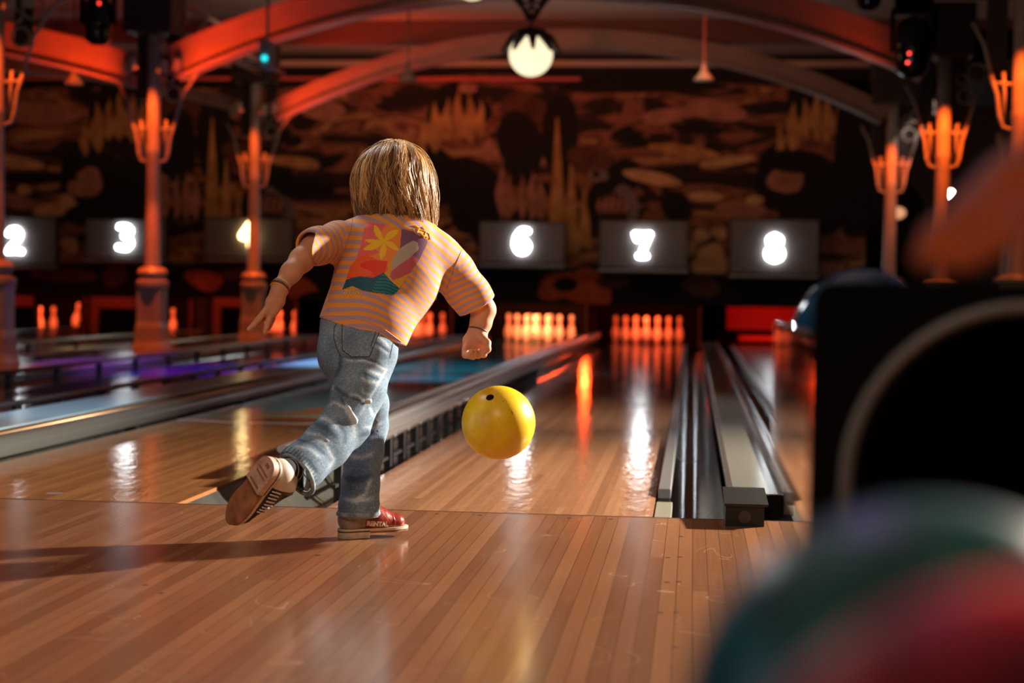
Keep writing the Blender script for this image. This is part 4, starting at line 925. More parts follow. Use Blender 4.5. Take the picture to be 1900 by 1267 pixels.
ch(f, [(2420, 60, 1.20, 96), (2180, 190, 1.17, 88), (2020, 285, 1.15, 72), (1960, 318, 1.14, 66)], .02)
ch(f, [(1960, 318, 1.14, 62), (1890, 352, 1.13, 62), (1820, 392, 1.12, 54)], .02)
ch(f, [(1950, 330, 1.17, 50), (1860, 372, 1.175, 46)], .02)
fg = [(1.085, 0), (1.120, -6), (1.155, 0), (1.185, 14)]
for i, (D, dy) in enumerate(fg):
    ch(f, [(1840, 385+dy, D, 34), (1785, 410+dy, D-.005, 26), (1738, 440+dy, D-.01, 23), (1712+i*3, 478+dy, D-.012, 19)], .008)
ch(f, [(1900, 395, 1.09, 34), (1850, 440, 1.075, 28), (1800, 470, 1.07, 24), (1765, 484, 1.07, 19)], .010)
M_SKIND = skin_mat('skin_tanned', (.40, .16, .08))
V, Q = f.mesh(); V = relax(V, Q, 2)
o = mesh_obj('person', V, Q, M_SKIND, loc=tuple(A_(1960, 318, 1.14)))
tag(o, 'person of whom only a blurred orange lit forearm and hand show above the black hood', 'person')
light('AREA', 'hand_glow', (.90, -4.95, .84), (.88, -4.25, .76), 1.5, (1, .26, .05), size=.12)
light('AREA', 'hand_rim', (.62, -3.9, 1.15), (.88, -4.25, .78), .28, (.42, .36, 1), size=.2)
# ---------------------------------------------------------------- the child
GX = AZ(675, 996, 0)
kid = empty('person', (GX.x, GX.y, 0), 'child with blond bob in striped t-shirt and jeans, bowling, seen from behind', 'person')
KL = np.array([GX.x, GX.y, 0.])
def nodes(pts): return [(A_(x, y, D), R_(r, D)) for x, y, D, r in pts]
def pts3(pts): return np.array([A_(x, y, D) for x, y, D in pts])
FLAT = (CF, .66)
def fit_field(ptlist, h, pad=.03):
    P = np.array([p for p, r in ptlist]); R = np.array([r for p, r in ptlist])[:, None]
    return Field((P-R).min(0)-pad, (P+R).max(0)+pad, h)
HC = A_(731, 345, 4.97)                                   # head centre
HUP = (CU*.95+CR*.06+CF*.26); HUP /= np.linalg.norm(HUP)   # head leans forward
HFW = CF-HUP*(CF@HUP); HFW /= np.linalg.norm(HFW); HRT = np.cross(HFW, HUP)
def H(a, b_, c): return HC+HRT*a+HFW*b_+HUP*c
# --- body: one continuous skin surface
neck = nodes([(728, 400, 4.965, 30), (727, 440, 4.95, 30), (722, 480, 4.93, 36)])
tors = nodes([(722, 460, 4.93, 64), (715, 510, 4.90, 72), (690, 570, 4.85, 60), (668, 625, 4.81, 54)])
larm = nodes([(660, 440, 4.93, 30), (612, 448, 4.86, 25), (585, 458, 4.80, 25), (560, 482, 4.74, 22), (540, 505, 4.69, 18.5), (521, 532, 4.655, 14), (515, 545, 4.65, 13.5)])
rarm = nodes([(800, 470, 4.95, 32), (850, 510, 4.99, 29), (882, 548, 5.02, 25), (897, 575, 5.02, 22), (892, 600, 5.01, 19), (886, 618, 5.0, 15.5)])
lleg = nodes([(642, 655, 4.80, 30), (678, 772, 4.92, 22), (668, 900, 4.86, 22), (662, 958, 4.85, 17)])
rleg = nodes([(686, 655, 4.79, 36), (646, 778, 4.70, 27), (590, 838, 4.60, 22), (556, 864, 4.54, 16), (532, 866, 4.50, 13)])
head = [(H(0, -.005, .0), .074), (H(0, .02, -.035), .060)]
f = fit_field(neck+tors+larm+rarm+lleg+rleg+head+nodes([(460, 625, 4.6, 10), (885, 670, 5.0, 14)]), .0030, .012)
f.chain(tors, .03, FLAT); f.chain(neck, .03); f.chain(larm, .015); f.chain(rarm, .015); f.chain(lleg, .02); f.chain(rleg, .02)
f.cone(head[0][0], head[0][0]+HUP*.018, .079, .078, .02); f.cone(H(0, .03, -.03), H(0, .04, -.055), .052, .038, .03)
f.cone(H(0, .086, .0), H(0, .102, -.022), .007, .011, .012)                      # nose
f.cone(H(-.014, .084, -.048), H(.014, .084, -.048), .006, .006, .008); f.cone(H(-.011, .083, -.056), H(.011, .083, -.056), .006, .006, .006)  # lips
for s in (-1, 1):
    f.cone(H(s*.078, .0, .004), H(s*.080, -.004, -.022), .012, .008, .006, (HRT, .5)); f.cone(H(s*.030, .078, .018), H(s*.040, .074, .016), .009, .008, .012)
def kch(pts, k): f.chain(nodes(pts), k)
# left hand: open, fingers trailing down-left
for dx, dD in ((-7, 0), (-1, .004), (5, .006), (10, .004)):
    kch([(517+dx*.5, 540, 4.65+dD, 10), (509+dx, 560, 4.645+dD, 8.5), (500+dx*.9, 580, 4.64+dD, 6.8)], .010)
kch([(493, 576, 4.635, 6.4), (480, 592, 4.625, 5.7), (470, 603, 4.62, 5.0), (461, 611, 4.615, 4.1)], .004)
kch([(497, 581, 4.658, 6.2), (484, 596, 4.652, 5.6), (474, 606, 4.648, 4.9), (467, 613, 4.645, 4.0)], .003)
kch([(502, 583, 4.645, 6.4), (498, 597, 4.635, 5.6), (494, 608, 4.63, 4.8), (491, 617, 4.628, 4.0)], .004)
kch([(508, 580, 4.668, 6.0), (505, 594, 4.672, 5.2), (501, 603, 4.674, 4.5), (498, 611, 4.675, 3.8)], .003)
kch([(516, 548, 4.675, 7.0), (517, 562, 4.69, 6.2), (513, 576, 4.70, 5.4), (507, 586, 4.705, 4.4)], .005)
# right hand: loose fist just after release, fingers curled towards the camera side
for i, (dx, D) in enumerate(((-15, 4.975), (-6, 4.985), (4, 4.995), (14, 5.005))):
    kch([(886+dx*.3, 615, 5.0, 13), (882+dx*.8, 632, 5.0, 11), (882+dx*1.05, 646, D+.004, 8.5)], .010)
    kch([(881+dx*1.1, 647, D, 8), (880+dx*1.1, 660-abs(i-1)*1.5, D-.014, 6.6), (884+dx*1.0, 662-abs(i-1)*2, D-.030, 5.6), (888+dx*.9, 652, D-.038, 4.8)], .0035)
kch([(890, 622, 4.985, 9), (904, 636, 4.965, 7), (905, 648, 4.955, 6.2), (897, 657, 4.948, 5.2)], .005)
V, Q = f.mesh(); V = relax(V, Q, 2)
body = mesh_obj('body', V-KL, Q, [M_SKIN], kid)
# eyes, mouth colour
M_EYEW = mat('eye_white', (.8, .78, .75), .2); M_IRIS = mat('iris', (.08, .14, .2), .15); M_LIPS = mat('lips', (.5, .2, .16), .45)
for s in (-1, 1):
    c_ = H(s*.029, .0725, .012); b = MB(); b.lathe([(.0105*math.sin(PI*i/10)+.0001, -.0105*math.cos(PI*i/10)) for i in range(11)], 16)
    e_ = b.build('eye', M_EYEW, kid, smooth=True); e_.location = Vector(c_-KL)
    b = MB(); b.lathe([(.0048*math.sin(PI*i/8)+.0001, -.002*math.cos(PI*i/8)) for i in range(9)], 14); i_ = b.build('iris', M_IRIS, e_, smooth=True)
    i_.rotation_mode = 'QUATERNION'; i_.rotation_quaternion = Vector(HFW).to_track_quat('Z', 'Y'); i_.location = Vector(HFW*.0098)

# --- t-shirt
m, nt, bs = nodes_of('striped_jersey')
at = N(nt, 'Attribute'); at.attribute_name = 'stripe'
tc = N(nt, 'TexCoord'); n1 = N(nt, 'TexNoise', Scale=40.0, Detail=2.0); nt.links.new(tc.outputs['Object'], n1.inputs['Vector'])
v_ = math_(nt, 'ADD', at.outputs['Fac'], math_(nt, 'MULTIPLY', math_(nt, 'SUBTRACT', n1.outputs['Fac'], .5), .10))
w_ = math_(nt, 'ADD', math_(nt, 'MULTIPLY', math_(nt, 'SINE', math_(nt, 'MULTIPLY', v_, 2*PI)), .5), .5)
c = ramp(nt, w_, [(.40, (.46, .31, .40)), (.60, (.86, .345, .05))]); nt.links.new(c, bs.inputs['Base Color']); bs.inputs['Roughness'].default_value = .85
n2 = N(nt, 'TexNoise', Scale=700.0); nt.links.new(tc.outputs['Object'], n2.inputs['Vector']); bp_ = N(nt, 'Bump', Strength=.25, Distance=.001); nt.links.new(n2.outputs['Fac'], bp_.inputs['Height']); nt.links.new(bp_.outputs[0], bs.inputs['Normal'])
M_SHIRT = m
st = nodes([(655, 665, 4.80, 86), (676, 608, 4.815, 78), (693, 566, 4.85, 79), (716, 520, 4.885, 91), (730, 478, 4.92, 92), (735, 450, 4.94, 66)])
sh = nodes([(655, 441, 4.93, 33), (700, 436, 4.945, 36), (760, 452, 4.955, 42), (815, 480, 4.955, 42)])
ls = nodes([(668, 452, 4.93, 40), (628, 449, 4.865, 37), (590, 456, 4.785, 33.5), (545, 468, 4.695, 32)])
rs = nodes([(805, 478, 4.95, 45), (842, 505, 4.98, 37), (874, 544, 5.0, 33), (902, 588, 5.02, 36)])
f = fit_field(st+sh+ls+rs, .0034, .02)
f.chain(st, .035, FLAT); f.chain(sh, .035, (CF, .8)); f.chain(ls, .022); f.chain(rs, .028)
# slack cloth hanging under the right sleeve and at the armpits
f.chain(nodes([(836, 516, 4.96, 20), (852, 546, 4.99, 19), (863, 574, 5.0, 12)]), .03)
f.shell(.009)
def cutdir(a, b_): d = A_(*b_)-A_(*a); return d/np.linalg.norm(d)
# hem of the body, then the two sleeve openings and the collar
hn = -(CU*.93)+(-CR)*.0; 
hp0, hp1 = A_(596, 590, 4.81), A_(746, 640, 4.81); hx = (hp1-hp0)/np.linalg.norm(hp1-hp0); hn = np.cross(hx, CF); hn = hn if hn@CU < 0 else -hn
f.plane((hp0+hp1)/2, hn, A_(560, 760, 4.8)-np.array([0, .3, 0]), A_(790, 575, 4.8)+np.array([0, .3, 0]))
sd = cutdir((628, 448, 4.87), (545, 470, 4.66)); f.plane(A_(570, 461, 4.76), sd, A_(430, 580, 4.6)-np.array([0, .2, 0]), A_(608, 390, 4.9)+np.array([0, .1, 0]))
rd = cutdir((850, 505, 4.98), (900, 592, 5.02)); f.plane(A_(889, 565, 5.01), rd, A_(846, 640, 4.9), A_(960, 520, 5.1)+np.array([0, .1, 0]))
f.plane(A_(735, 415, 4.96), HUP, A_(690, 440, 4.8)-np.array([0, .1, 0]), A_(780, 380, 5.1)+np.array([0, .2, 0]))
V, Q = f.mesh(); V = relax(V, Q, 3)
nr = vnormals(V, Q); x, y, z = project(V); toC = -(V-CAM_O); toC /= np.linalg.norm(toC, axis=1)[:, None]; fac = np.clip((nr*toC).sum(1)*3+.3, 0, 1)
def sculpt(V, nr, fac, x, y, folds):
    out = np.zeros(len(V))
    for pts, w, amp in folds:
        d, T = pld(x, y, pts); tp = np.clip(np.minimum(T, 1-T)*5+.15, 0, 1)
        out += amp*np.exp(-(d/w)**2)*tp
    return V+nr*(out*fac)[:, None]
folds = [([(842, 528), (800, 540), (755, 553), (700, 578)], 5, -.0075), ([(835, 520), (790, 528), (740, 545), (700, 566)], 6, .005), ([(845, 535), (808, 556), (770, 590), (752, 622)], 6, .005), ([(836, 540), (790, 562), (750, 600)], 4.5, -.006),
         ([(800, 552), (745, 585), (706, 602)], 5, .005), ([(818, 545), (780, 575), (757, 610)], 4, -.004),
         ([(852, 480), (866, 500), (905, 548)], 5, .005), ([(840, 505), (862, 530), (880, 572)], 5, -.006), ([(846, 520), (858, 545), (862, 578)], 4, .005), ([(856, 500), (885, 535), (900, 560)], 4, -.004),
         ([(648, 405), (640, 450), (628, 488)], 2.5, -.004), ([(862, 462), (845, 495), (830, 534)], 2.2, -.004),
         ([(640, 500), (630, 540), (612, 580)], 7, .004), ([(622, 500), (650, 540), (660, 580)], 6, -.003), ([(560, 440), (585, 425), (625, 412)], 4, .003), ([(600, 445), (606, 462), (602, 478)], 5, .003), ([(612, 432), (620, 455), (618, 478)], 4, -.003),
         ([(700, 600), (735, 618), (750, 640)], 5, .004), ([(740, 430), (790, 450), (840, 470)], 8, .003), ([(700, 560), (660, 585), (610, 590)], 6, .003)]
V = sculpt(V, nr, fac, x, y, folds)
# stripe coordinate: level lines horizontal on the left of the back, sloping down to the right
gx = np.where(x < 655, 0, np.where(x < 800, (x-655)**2/(2*145)*.86, 145*.86/2+(x-800)*.86))
sl_ = np.where(x < 655, 0, np.clip((x-655)/145, 0, 1)*.86)
body_s = 1.0*(y-gx+np.where(y > 560, (x-655)*.10*np.clip((y-560)/40, 0, 1), 0))*1.0/15.6
body_s = body_s*(1/np.sqrt(1+sl_**2)*.25+.75)
def along(a, b_): a, b_ = A_(*a), A_(*b_); d = (b_-a)/np.linalg.norm(b_-a); return (V-a)@d
lw = along((645, 448, 4.92), (570, 461, 4.76))/.0235+.15*np.sin((y-450)/9)
rw = along((850, 500, 4.98), (889, 570, 5.02))/.0195+.3*np.sin((x-y)/22)
isL = x < (650-(y-405)*.27); isR = x > (862-(y-462)*.42); isR &= (y > 455)
S = np.where(isL, lw, np.where(isR, rw, body_s))
shirt = mesh_obj('t_shirt', V-KL, Q, [M_SHIRT], kid, attrs={'stripe': S}); shirt['label'] = 't-shirt with thin orange and lilac stripes and a print on the back'
bvh = BVHTree.FromPolygons([tuple(p) for p in V], [tuple(int(i) for i in q) for q in Q])
def onsurf(bv, px, py, off=.0012):
    d = Vector(ray(px, py)).normalized(); h = bv.ray_cast(Vector(CAM_O), d)
    return None if h[0] is None else h[0]-d*off
def seam(bv, name, pts, r, m_, parent, off=.0008, step=3.0, dash=None):
    b = MB(); P = []
    for (ax, ay), (bx, by) in zip(pts[:-1], pts[1:]):
        k = max(1, int(math.hypot(bx-ax, by-ay)/step))
        P += [(ax+(bx-ax)*i/k, ay+(by-ay)*i/k) for i in range(k)]
    P.append(pts[-1]); run = []
    for i, p in enumerate(P):
        q = onsurf(bv, *p, off)
        if q is None or (run and (q-run[-1]).length > .03) or (dash and i % dash == dash-1):
            if len(run) > 1: b.tube([v-Vector(KL) for v in run], r, 5)
            run = [] if q is None or (dash and i % dash == dash-1) else [q]
        else: run.append(q)
    if len(run) > 1: b.tube([v-Vector(KL) for v in run], r, 5)
    return b
# print on the back
PR = [((.88, .26, .025), 'orange'), ((.82, .13, .12), 'coral'), ((.84, .03, .01), 'red'), ((.92, .55, .01), 'yellow'), ((.0, .09, .135), 'teal'), ((.0, .24, .28), 'light_teal'), ((.20, .075, .18), 'plum'), ((.47, .40, .33), 'beige'), ((.55, .10, .14), 'crimson'), ((.74, .36, .03), 'gold'), ((.86, .11, .015), 'vermilion')]
PMAT = [mat('print_'+n_, c_, .6) for c_, n_ in PR]
u = np.arange(626, 800, 1.15); v = np.arange(408, 552, 1.15); UU, VV = np.meshgrid(u, v, indexing='ij')
cx_, cy_ = (UU[:-1, :-1]+.58).ravel(), (VV[:-1, :-1]+.58).ravel()
mi = np.full(len(cx_), -1)
def zc(px, py): return 540+px*400/1267., 260+py*400/1267.   # design sheet units to print units
def Zp(P): return [zc(*p) for p in P]
def paint(P, k, only=None):
    m_ = inpoly(cx_, cy_, P)
    if only is not None: m_ &= only
    mi[m_] = k
outline = Zp([(440, 478), (520, 490), (680, 528), (740, 540), (790, 570), (803, 600), (760, 690), (700, 780), (640, 870), (600, 910), (540, 905), (430, 885), (330, 870), (300, 878), (320, 820), (350, 740), (385, 690), (410, 620), (425, 540)])
paint(outline, 0); full = mi == 0
paint(Zp([(425, 478), (560, 490), (520, 560), (470, 620), (520, 660), (420, 700), (370, 700)]), 1, full)
paint(Zp([(650, 520), (680, 528), (740, 540), (800, 590), (800, 620), (740, 730), (690, 760), (600, 700), (640, 640)]), 6, full)
paint(Zp([(600, 690), (640, 635), (680, 610), (720, 590), (745, 600), (750, 640), (700, 690), (640, 740), (590, 760)]), 7, full)
paint(Zp([(590, 770), (640, 730), (720, 680), (750, 700), (700, 780), (640, 810), (595, 825), (580, 800)]), 8, full)
paint(Zp([(560, 740), (600, 700), (590, 770), (580, 800), (600, 825), (650, 810), (700, 780), (640, 880), (560, 830), (545, 780)]), 9, full)
paint(Zp([(385, 700), (440, 670), (500, 700), (560, 715), (570, 760), (540, 790), (470, 810), (380, 800), (330, 812), (350, 740)]), 10, full)
paint(Zp([(410, 725), (470, 705), (570, 712), (545, 790), (500, 800), (470, 770), (405, 745)]), 2, full)
paint(Zp([(330, 760), (380, 745), (440, 770), (500, 790), (470, 812), (325, 812)]), 2, full); paint(Zp([(330, 750), (380, 740), (430, 755), (480, 795), (420, 800), (327, 805)]), 10, full)
paint(Zp([(325, 818), (400, 800), (480, 808), (545, 778), (590, 830), (640, 872), (600, 910), (430, 888), (360, 858), (300, 878)]), 4, full)
tl = inpoly(cx_, cy_, Zp([(545, 778), (590, 830), (640, 872), (600, 910), (470, 895), (500, 830)])) & full
ph = np.sin((cy_*.9-cx_*.2)*1.15+1.6*np.sin(cx_*.16)); mi[tl & (ph > .35)] = 5
paint(Zp([(340, 866), (360, 858), (430, 888), (410, 900), (350, 875)]), 9, full)
# five-petalled yellow flower
fc = Zp([(545, 595)])[0]
for a, l_, w_ in ((-130, 108, 24), (-48, 108, 26), (20, 100, 22), (88, 105, 24), (150, 128, 24), (174, 110, 16)):
    a = math.radians(a); L_ = l_*400/1267; W_ = w_*400/1267; P = []
    for i in range(13):
        t_ = i/12; P.append((t_*L_, W_*math.sin(PI*min(1, t_*.93+.05))**.8*(.55+.45*t_)+6*t_*t_))
    for i in range(12, -1, -1):
        t_ = i/12; P.append((t_*L_, -W_*math.sin(PI*min(1, t_*.93+.05))**.8*(.55+.45*t_)+6*t_*t_))
    paint([(fc[0]+p[0]*math.cos(a)-p[1]*math.sin(a), fc[1]+p[0]*math.sin(a)+p[1]*math.cos(a)) for p in P], 3, full)
b = MB(); P3 = {}
def gp(i, j):
    if (i, j) not in P3:
        q = onsurf(bvh, u[i], v[j], .0014); P3[(i, j)] = None if q is None else (len(b.v)); 
        if q is not None: b.v.append(tuple(q-Vector(KL)))
    return P3[(i, j)]
for k in np.nonzero(mi >= 0)[0]:
    i, j = divmod(int(k), len(v)-1); q = [gp(i, j), gp(i+1, j), gp(i+1, j+1), gp(i, j+1)]
    if None in q: continue
    b.f.append(tuple(q)); b.m.append(int(mi[k]))
pr = b.build('back_print', PMAT, shirt, smooth=True); pr['label'] = 'colourful print of a yellow flower, waves and swirls'
# yellow lettering squiggles around the print
b = MB()
for P in ([(637, 548), (641, 540), (645, 537), (643, 545), (640, 549)], [(648, 547), (651, 538), (656, 538), (655, 546), (650, 550)], [(659, 546), (664, 541), (667, 546)], [(669, 548), (671, 543)],
          [(775, 425), (786, 428), (796, 434), (799, 444)], [(780, 432), (786, 438), (793, 440)], [(783, 421), (790, 431), (786, 441)], [(765, 424), (770, 431), (779, 437)], [(770, 418), (778, 424), (774, 431)]):
    bb_ = seam(bvh, 'x', P, .0016, None, None, .0016, 1.5); b.add(bb_.v, bb_.f)
b.build('print_lettering', PMAT[3], shirt)
for P in ([(655, 404), (650, 430), (640, 462), (626, 490)], [(858, 460), (846, 490), (829, 534)]):
    seam(bvh, 'x', P, .0007, None, None).build('seam', mat('seam_thread', (.30, .20, .20), .8), shirt)
# hem bands as slightly raised cord
b = MB()
for P in ([(598, 586), (640, 586), (680, 596), (715, 612), (744, 634)],):
    bb_ = seam(bvh, 'x', P, .0016, None, None, -.0002); b.add(bb_.v, bb_.f)
b.build('hem', mat('hem_thread', (.55, .35, .36), .8), shirt)

# --- jeans
m, nt, bs = nodes_of('washed_denim')
tc = N(nt, 'TexCoord'); n1 = N(nt, 'TexNoise', Scale=9.0, Detail=5.0, Roughness=.7); nt.links.new(tc.outputs['Object'], n1.inputs['Vector'])
n3 = N(nt, 'TexNoise', Scale=190.0, Detail=2.0); nt.links.new(tc.outputs['Object'], n3.inputs['Vector'])
at = N(nt, 'Attribute'); at.attribute_name = 'wear'
v_ = math_(nt, 'ADD', math_(nt, 'ADD', math_(nt, 'MULTIPLY', n1.outputs['Fac'], .75), math_(nt, 'MULTIPLY', n3.outputs['Fac'], .5)), math_(nt, 'MULTIPLY', at.outputs['Fac'], .6))
c = ramp(nt, v_, [(.38, (.065, .11, .18)), (.60, (.15, .24, .34)), (.82, (.29, .41, .52)), (1., (.58, .66, .74))]); nt.links.new(c, bs.inputs['Base Color'])
bs.inputs['Roughness'].default_value = .85
wv = N(nt, 'TexNoise', Scale=480.0, Detail=1.0); nt.links.new(tc.outputs['Object'], wv.inputs['Vector']); bp_ = N(nt, 'Bump', Strength=.4, Distance=.0012); nt.links.new(wv.outputs['Fac'], bp_.inputs['Height']); nt.links.new(bp_.outputs[0], bs.inputs['Normal'])
M_DEN = m
hip = nodes([(668, 600, 4.815, 74), (665, 636, 4.80, 74)])
bL = nodes([(632, 655, 4.775, 38), (634, 665, 4.775, 40)]); bR = nodes([(688, 660, 4.77, 43), (684, 675, 4.765, 42)])
tl_ = nodes([(640, 660, 4.80, 48), (680, 750, 4.90, 40), (682, 790, 4.92, 37), (674, 840, 4.89, 35.5), (669, 900, 4.86, 34), (666, 940, 4.85, 36.5), (665, 985, 4.845, 37)])
tr_ = nodes([(680, 662, 4.79, 52), (666, 722, 4.74, 49), (642, 785, 4.69, 45), (605, 826, 4.625, 44), (562, 864, 4.555, 43), (522, 892, 4.49, 43)])
f = fit_field(hip+bL+bR+tl_+tr_, .0034, .02)
f.chain(hip, .03, (CF, .70)); f.chain(bL, .03); f.chain(bR, .03); f.chain(tl_, .016); f.chain(tr_, .016)
f.chain(nodes([(648, 800, 4.69, 30), (652, 818, 4.70, 14)]), .02)
f.shell(.008)
f.plane(A_(668, 592, 4.81), CU*.97+CR*.25, A_(560, 640, 4.8)-np.array([0, .3, 0]), A_(800, 520, 4.8)+np.array([0, .3, 0]))
f.plane(A_(665, 960, 4.85), -CU, A_(610, 1010, 4.85)-np.array([0, .2, 0]), A_(730, 925, 4.85)+np.array([0, .2, 0]))
td = (-(CR)*.74-CU*.52-CF*.62); td /= np.linalg.norm(td)
f.plane(A_(551, 880, 4.535), td, A_(400, 990, 4.5)-np.array([0, .3, 0]), A_(596, 800, 4.7)+np.array([0, .3, 0]))
V, Q = f.mesh(); V = relax(V, Q, 3)
nr = vnormals(V, Q); x, y, z = project(V); toC = -(V-CAM_O); toC /= np.linalg.norm(toC, axis=1)[:, None]; fac = np.clip((nr*toC).sum(1)*3+.3, 0, 1)
J = lambda P: [(590+p[0]*190/1047., 570+p[1]*190/1047.) for p in P]
K2 = lambda P: [(380+p[0]*400/1236., 600+p[1]*400/1236.) for p in P]
jf = [(J([(600, 290), (680, 350), (740, 420)]), 4, .004), (J([(560, 380), (650, 430), (730, 490)]), 4, .005), (J([(590, 350), (660, 400), (735, 460)]), 2.6, -.004), (J([(480, 620), (560, 660), (660, 700)]), 4.5, .006), (J([(430, 710), (500, 760), (620, 770)]), 4.5, .006), (J([(450, 660), (560, 715), (640, 740)]), 2.8, -.004),
      (J([(300, 890), (400, 900), (480, 960), (560, 960)]), 4.5, .007), (J([(450, 820), (470, 880), (560, 900)]), 3.5, .005), (J([(330, 920), (420, 950), (470, 1010)]), 3, -.005), (J([(260, 950), (310, 1050), (370, 1150), (380, 1200)]), 4, .007), (J([(220, 900), (280, 1010), (340, 1120)]), 3, -.006), (J([(620, 600), (700, 640), (650, 720), (560, 880), (380, 1180)]), 3.5, .004),
      (K2([(800, 470), (850, 560), (866, 670)]), 6, .0055), (K2([(770, 570), (810, 640), (800, 700)]), 5, -.0035), (K2([(640, 530), (720, 560), (780, 620)]), 6, .005), (K2([(620, 570), (700, 600), (760, 660)]), 5, -.004), (K2([(560, 620), (660, 640), (740, 700)]), 5, .006), (K2([(500, 700), (600, 720), (680, 780)]), 5, .005), (K2([(520, 660), (620, 690), (700, 760)]), 3.5, -.005),
      (K2([(470, 760), (560, 800), (640, 880)]), 5, .005), (K2([(610, 650), (690, 690), (740, 780), (700, 850)]), 5, .005), (K2([(500, 730), (600, 790), (650, 860)]), 3.5, -.004), (K2([(840, 500), (800, 480), (740, 450), (700, 480)]), 4, .005), (K2([(740, 360), (790, 400), (830, 420)]), 4, -.004),
      (K2([(900, 590), (970, 600), (1020, 560)]), 5, .005), (K2([(880, 640), (960, 630), (1000, 640)]), 4, -.004), (K2([(940, 460), (960, 520), (1000, 560)]), 4, .005), (K2([(960, 870), (920, 980), (850, 1020)]), 5, .005), (K2([(810, 760), (900, 770), (980, 740)]), 7, .003), (K2([(790, 880), (880, 900), (970, 860)]), 7, -.003), (K2([(780, 1000), (870, 1020), (980, 1000)]), 6, .004),
      (J([(160, 790), (150, 850)]), 3, .004), (J([(235, 480), (225, 600), (180, 720)]), 4, -.006), (J([(240, 500), (340, 520), (480, 520), (600, 560), (690, 620)]), 3.5, -.005), (J([(240, 525), (340, 545), (480, 545), (600, 585), (680, 640)]), 4, .004)]
V = sculpt(V, nr, fac, x, y, [(p, w*1.2, a*1.15) for p, w, a in jf])
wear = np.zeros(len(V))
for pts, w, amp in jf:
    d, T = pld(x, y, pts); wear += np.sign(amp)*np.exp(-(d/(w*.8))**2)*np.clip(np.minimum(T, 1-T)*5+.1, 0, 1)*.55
cuffA = np.abs((V-A_(665, 951, 4.85))@CU); wear += np.where((cuffA < .006) & (y > 930), .5*np.sin(x*1.1), 0)
cb = (V-A_(551, 880, 4.535))@td; wear += np.where((cb > -.022) & (cb < 0) & (x < 600) & (y > 820), .35*np.sin((x+y)*.7), 0)
pocket = J([(275, 110), (400, 150), (520, 175), (635, 200), (590, 350), (525, 500), (400, 505), (255, 440), (250, 300)])
inp = inpoly(x, y, pocket) & (fac > .4); V = V+nr*(np.where(inp, .0022, 0))[:, None]; wear += np.where(inp, -.12, 0)
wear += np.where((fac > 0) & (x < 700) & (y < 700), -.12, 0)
jeans = mesh_obj('jeans', V-KL, Q, [M_DEN], kid, attrs={'wear': wear}); jeans['label'] = 'washed blue-grey jeans with turned cuffs'
bvj = BVHTree.FromPolygons([tuple(p) for p in V], [tuple(int(i) for i in q) for q in Q])
M_TH = mat('thread_tan', (.62, .46, .30), .8); M_THD = mat('thread_dark', (.03, .035, .05), .9)
b = MB()
for P in (J([(275, 150), (260, 300), (262, 430), (350, 495), (520, 492)]), J([(520, 495), (560, 400), (590, 320), (632, 205)]), J([(265, 140), (400, 170), (520, 200), (610, 215)]), J([(285, 160), (400, 188), (510, 225), (560, 250)]), J([(270, 440), (290, 400), (330, 470), (380, 455)]), J([(280, 450), (310, 430), (360, 480)]),
          J([(150, 110), (85, 210), (65, 330), (68, 450)]), J([(235, 105), (190, 220), (185, 310), (225, 420)]), J([(225, 105), (180, 220), (175, 310), (215, 425)]), K2([(965, 470), (990, 560), (1000, 660)]), K2([(960, 900), (950, 1000), (955, 1060)]), K2([(978, 900), (966, 1000), (972, 1060)]),
          J([(30, 125), (90, 150), (130, 130)]), J([(770, 310), (840, 390)]), J([(770, 325), (745, 420), (725, 520)])):
    bb_ = seam(bvj, 'x', P, .0006, None, None, .0004, dash=3); b.add(bb_.v, bb_.f)
b.build('stitching', M_TH, jeans)
b = MB()
for P in (J([(250, 130), (245, 300), (250, 440), (345, 508), (525, 505), (570, 400), (600, 320), (645, 205)]), J([(205, 110), (165, 220), (160, 310), (200, 440), (230, 500)]), J([(590, 250), (560, 340), (540, 400)]), J([(780, 300), (755, 420), (735, 520)]), K2([(500, 800), (560, 850), (600, 905)])):
    seam(bvj, 'x', P, .0010, None, None, .0003).build('seam', M_THD, jeans)
# turned hems
M_CUFF = mat('cuff_denim', (.24, .32, .37), .85, var=.5, vscale=60)
b = MB()
def ringpts(c_, n_, r1, r2, ax1, k=40): return [c_+ax1*(r1*math.cos(2*PI*i/k))+np.cross(n_, ax1)*(r2*math.sin(2*PI*i/k)) for i in range(k+1)]
c0 = A_(665, 952, 4.85)-KL; b.tube([tuple(p) for p in ringpts(c0, CU, R_(37.2, 4.85), R_(37.2, 4.85), CR)], .0065, 8, flat=1.2)
b.build('cuff', M_CUFF, jeans, smooth=True)
c1 = A_(552, 880, 4.536)-KL; ax = np.cross(td, CF); ax /= np.linalg.norm(ax)
b = MB(); b.tube([tuple(p) for p in ringpts(c1, td, R_(42.5, 4.54), R_(42.5, 4.54), ax)], .0065, 8); b.build('cuff', M_CUFF, jeans, smooth=True)

# --- hair: a bob of waving strands over a cap
cap_ = [(H(0, -.02, .01), .094)]
lob = nodes([(727, 345, 4.965, 62), (727, 380, 4.955, 64), (733, 402, 4.955, 52)])
f = fit_field(cap_+lob, .004, .03)
f.cone(H(0, -.008, .012), H(0, -.012, .0), .089, .088, .02); f.chain(lob, .03, (CF, .80))
fr = H(0, .055, -.02); f.plane(fr, HFW*.96-HUP*.28, H(-.3, -.3, -.3), None) if False else None
V, Q = f.mesh()
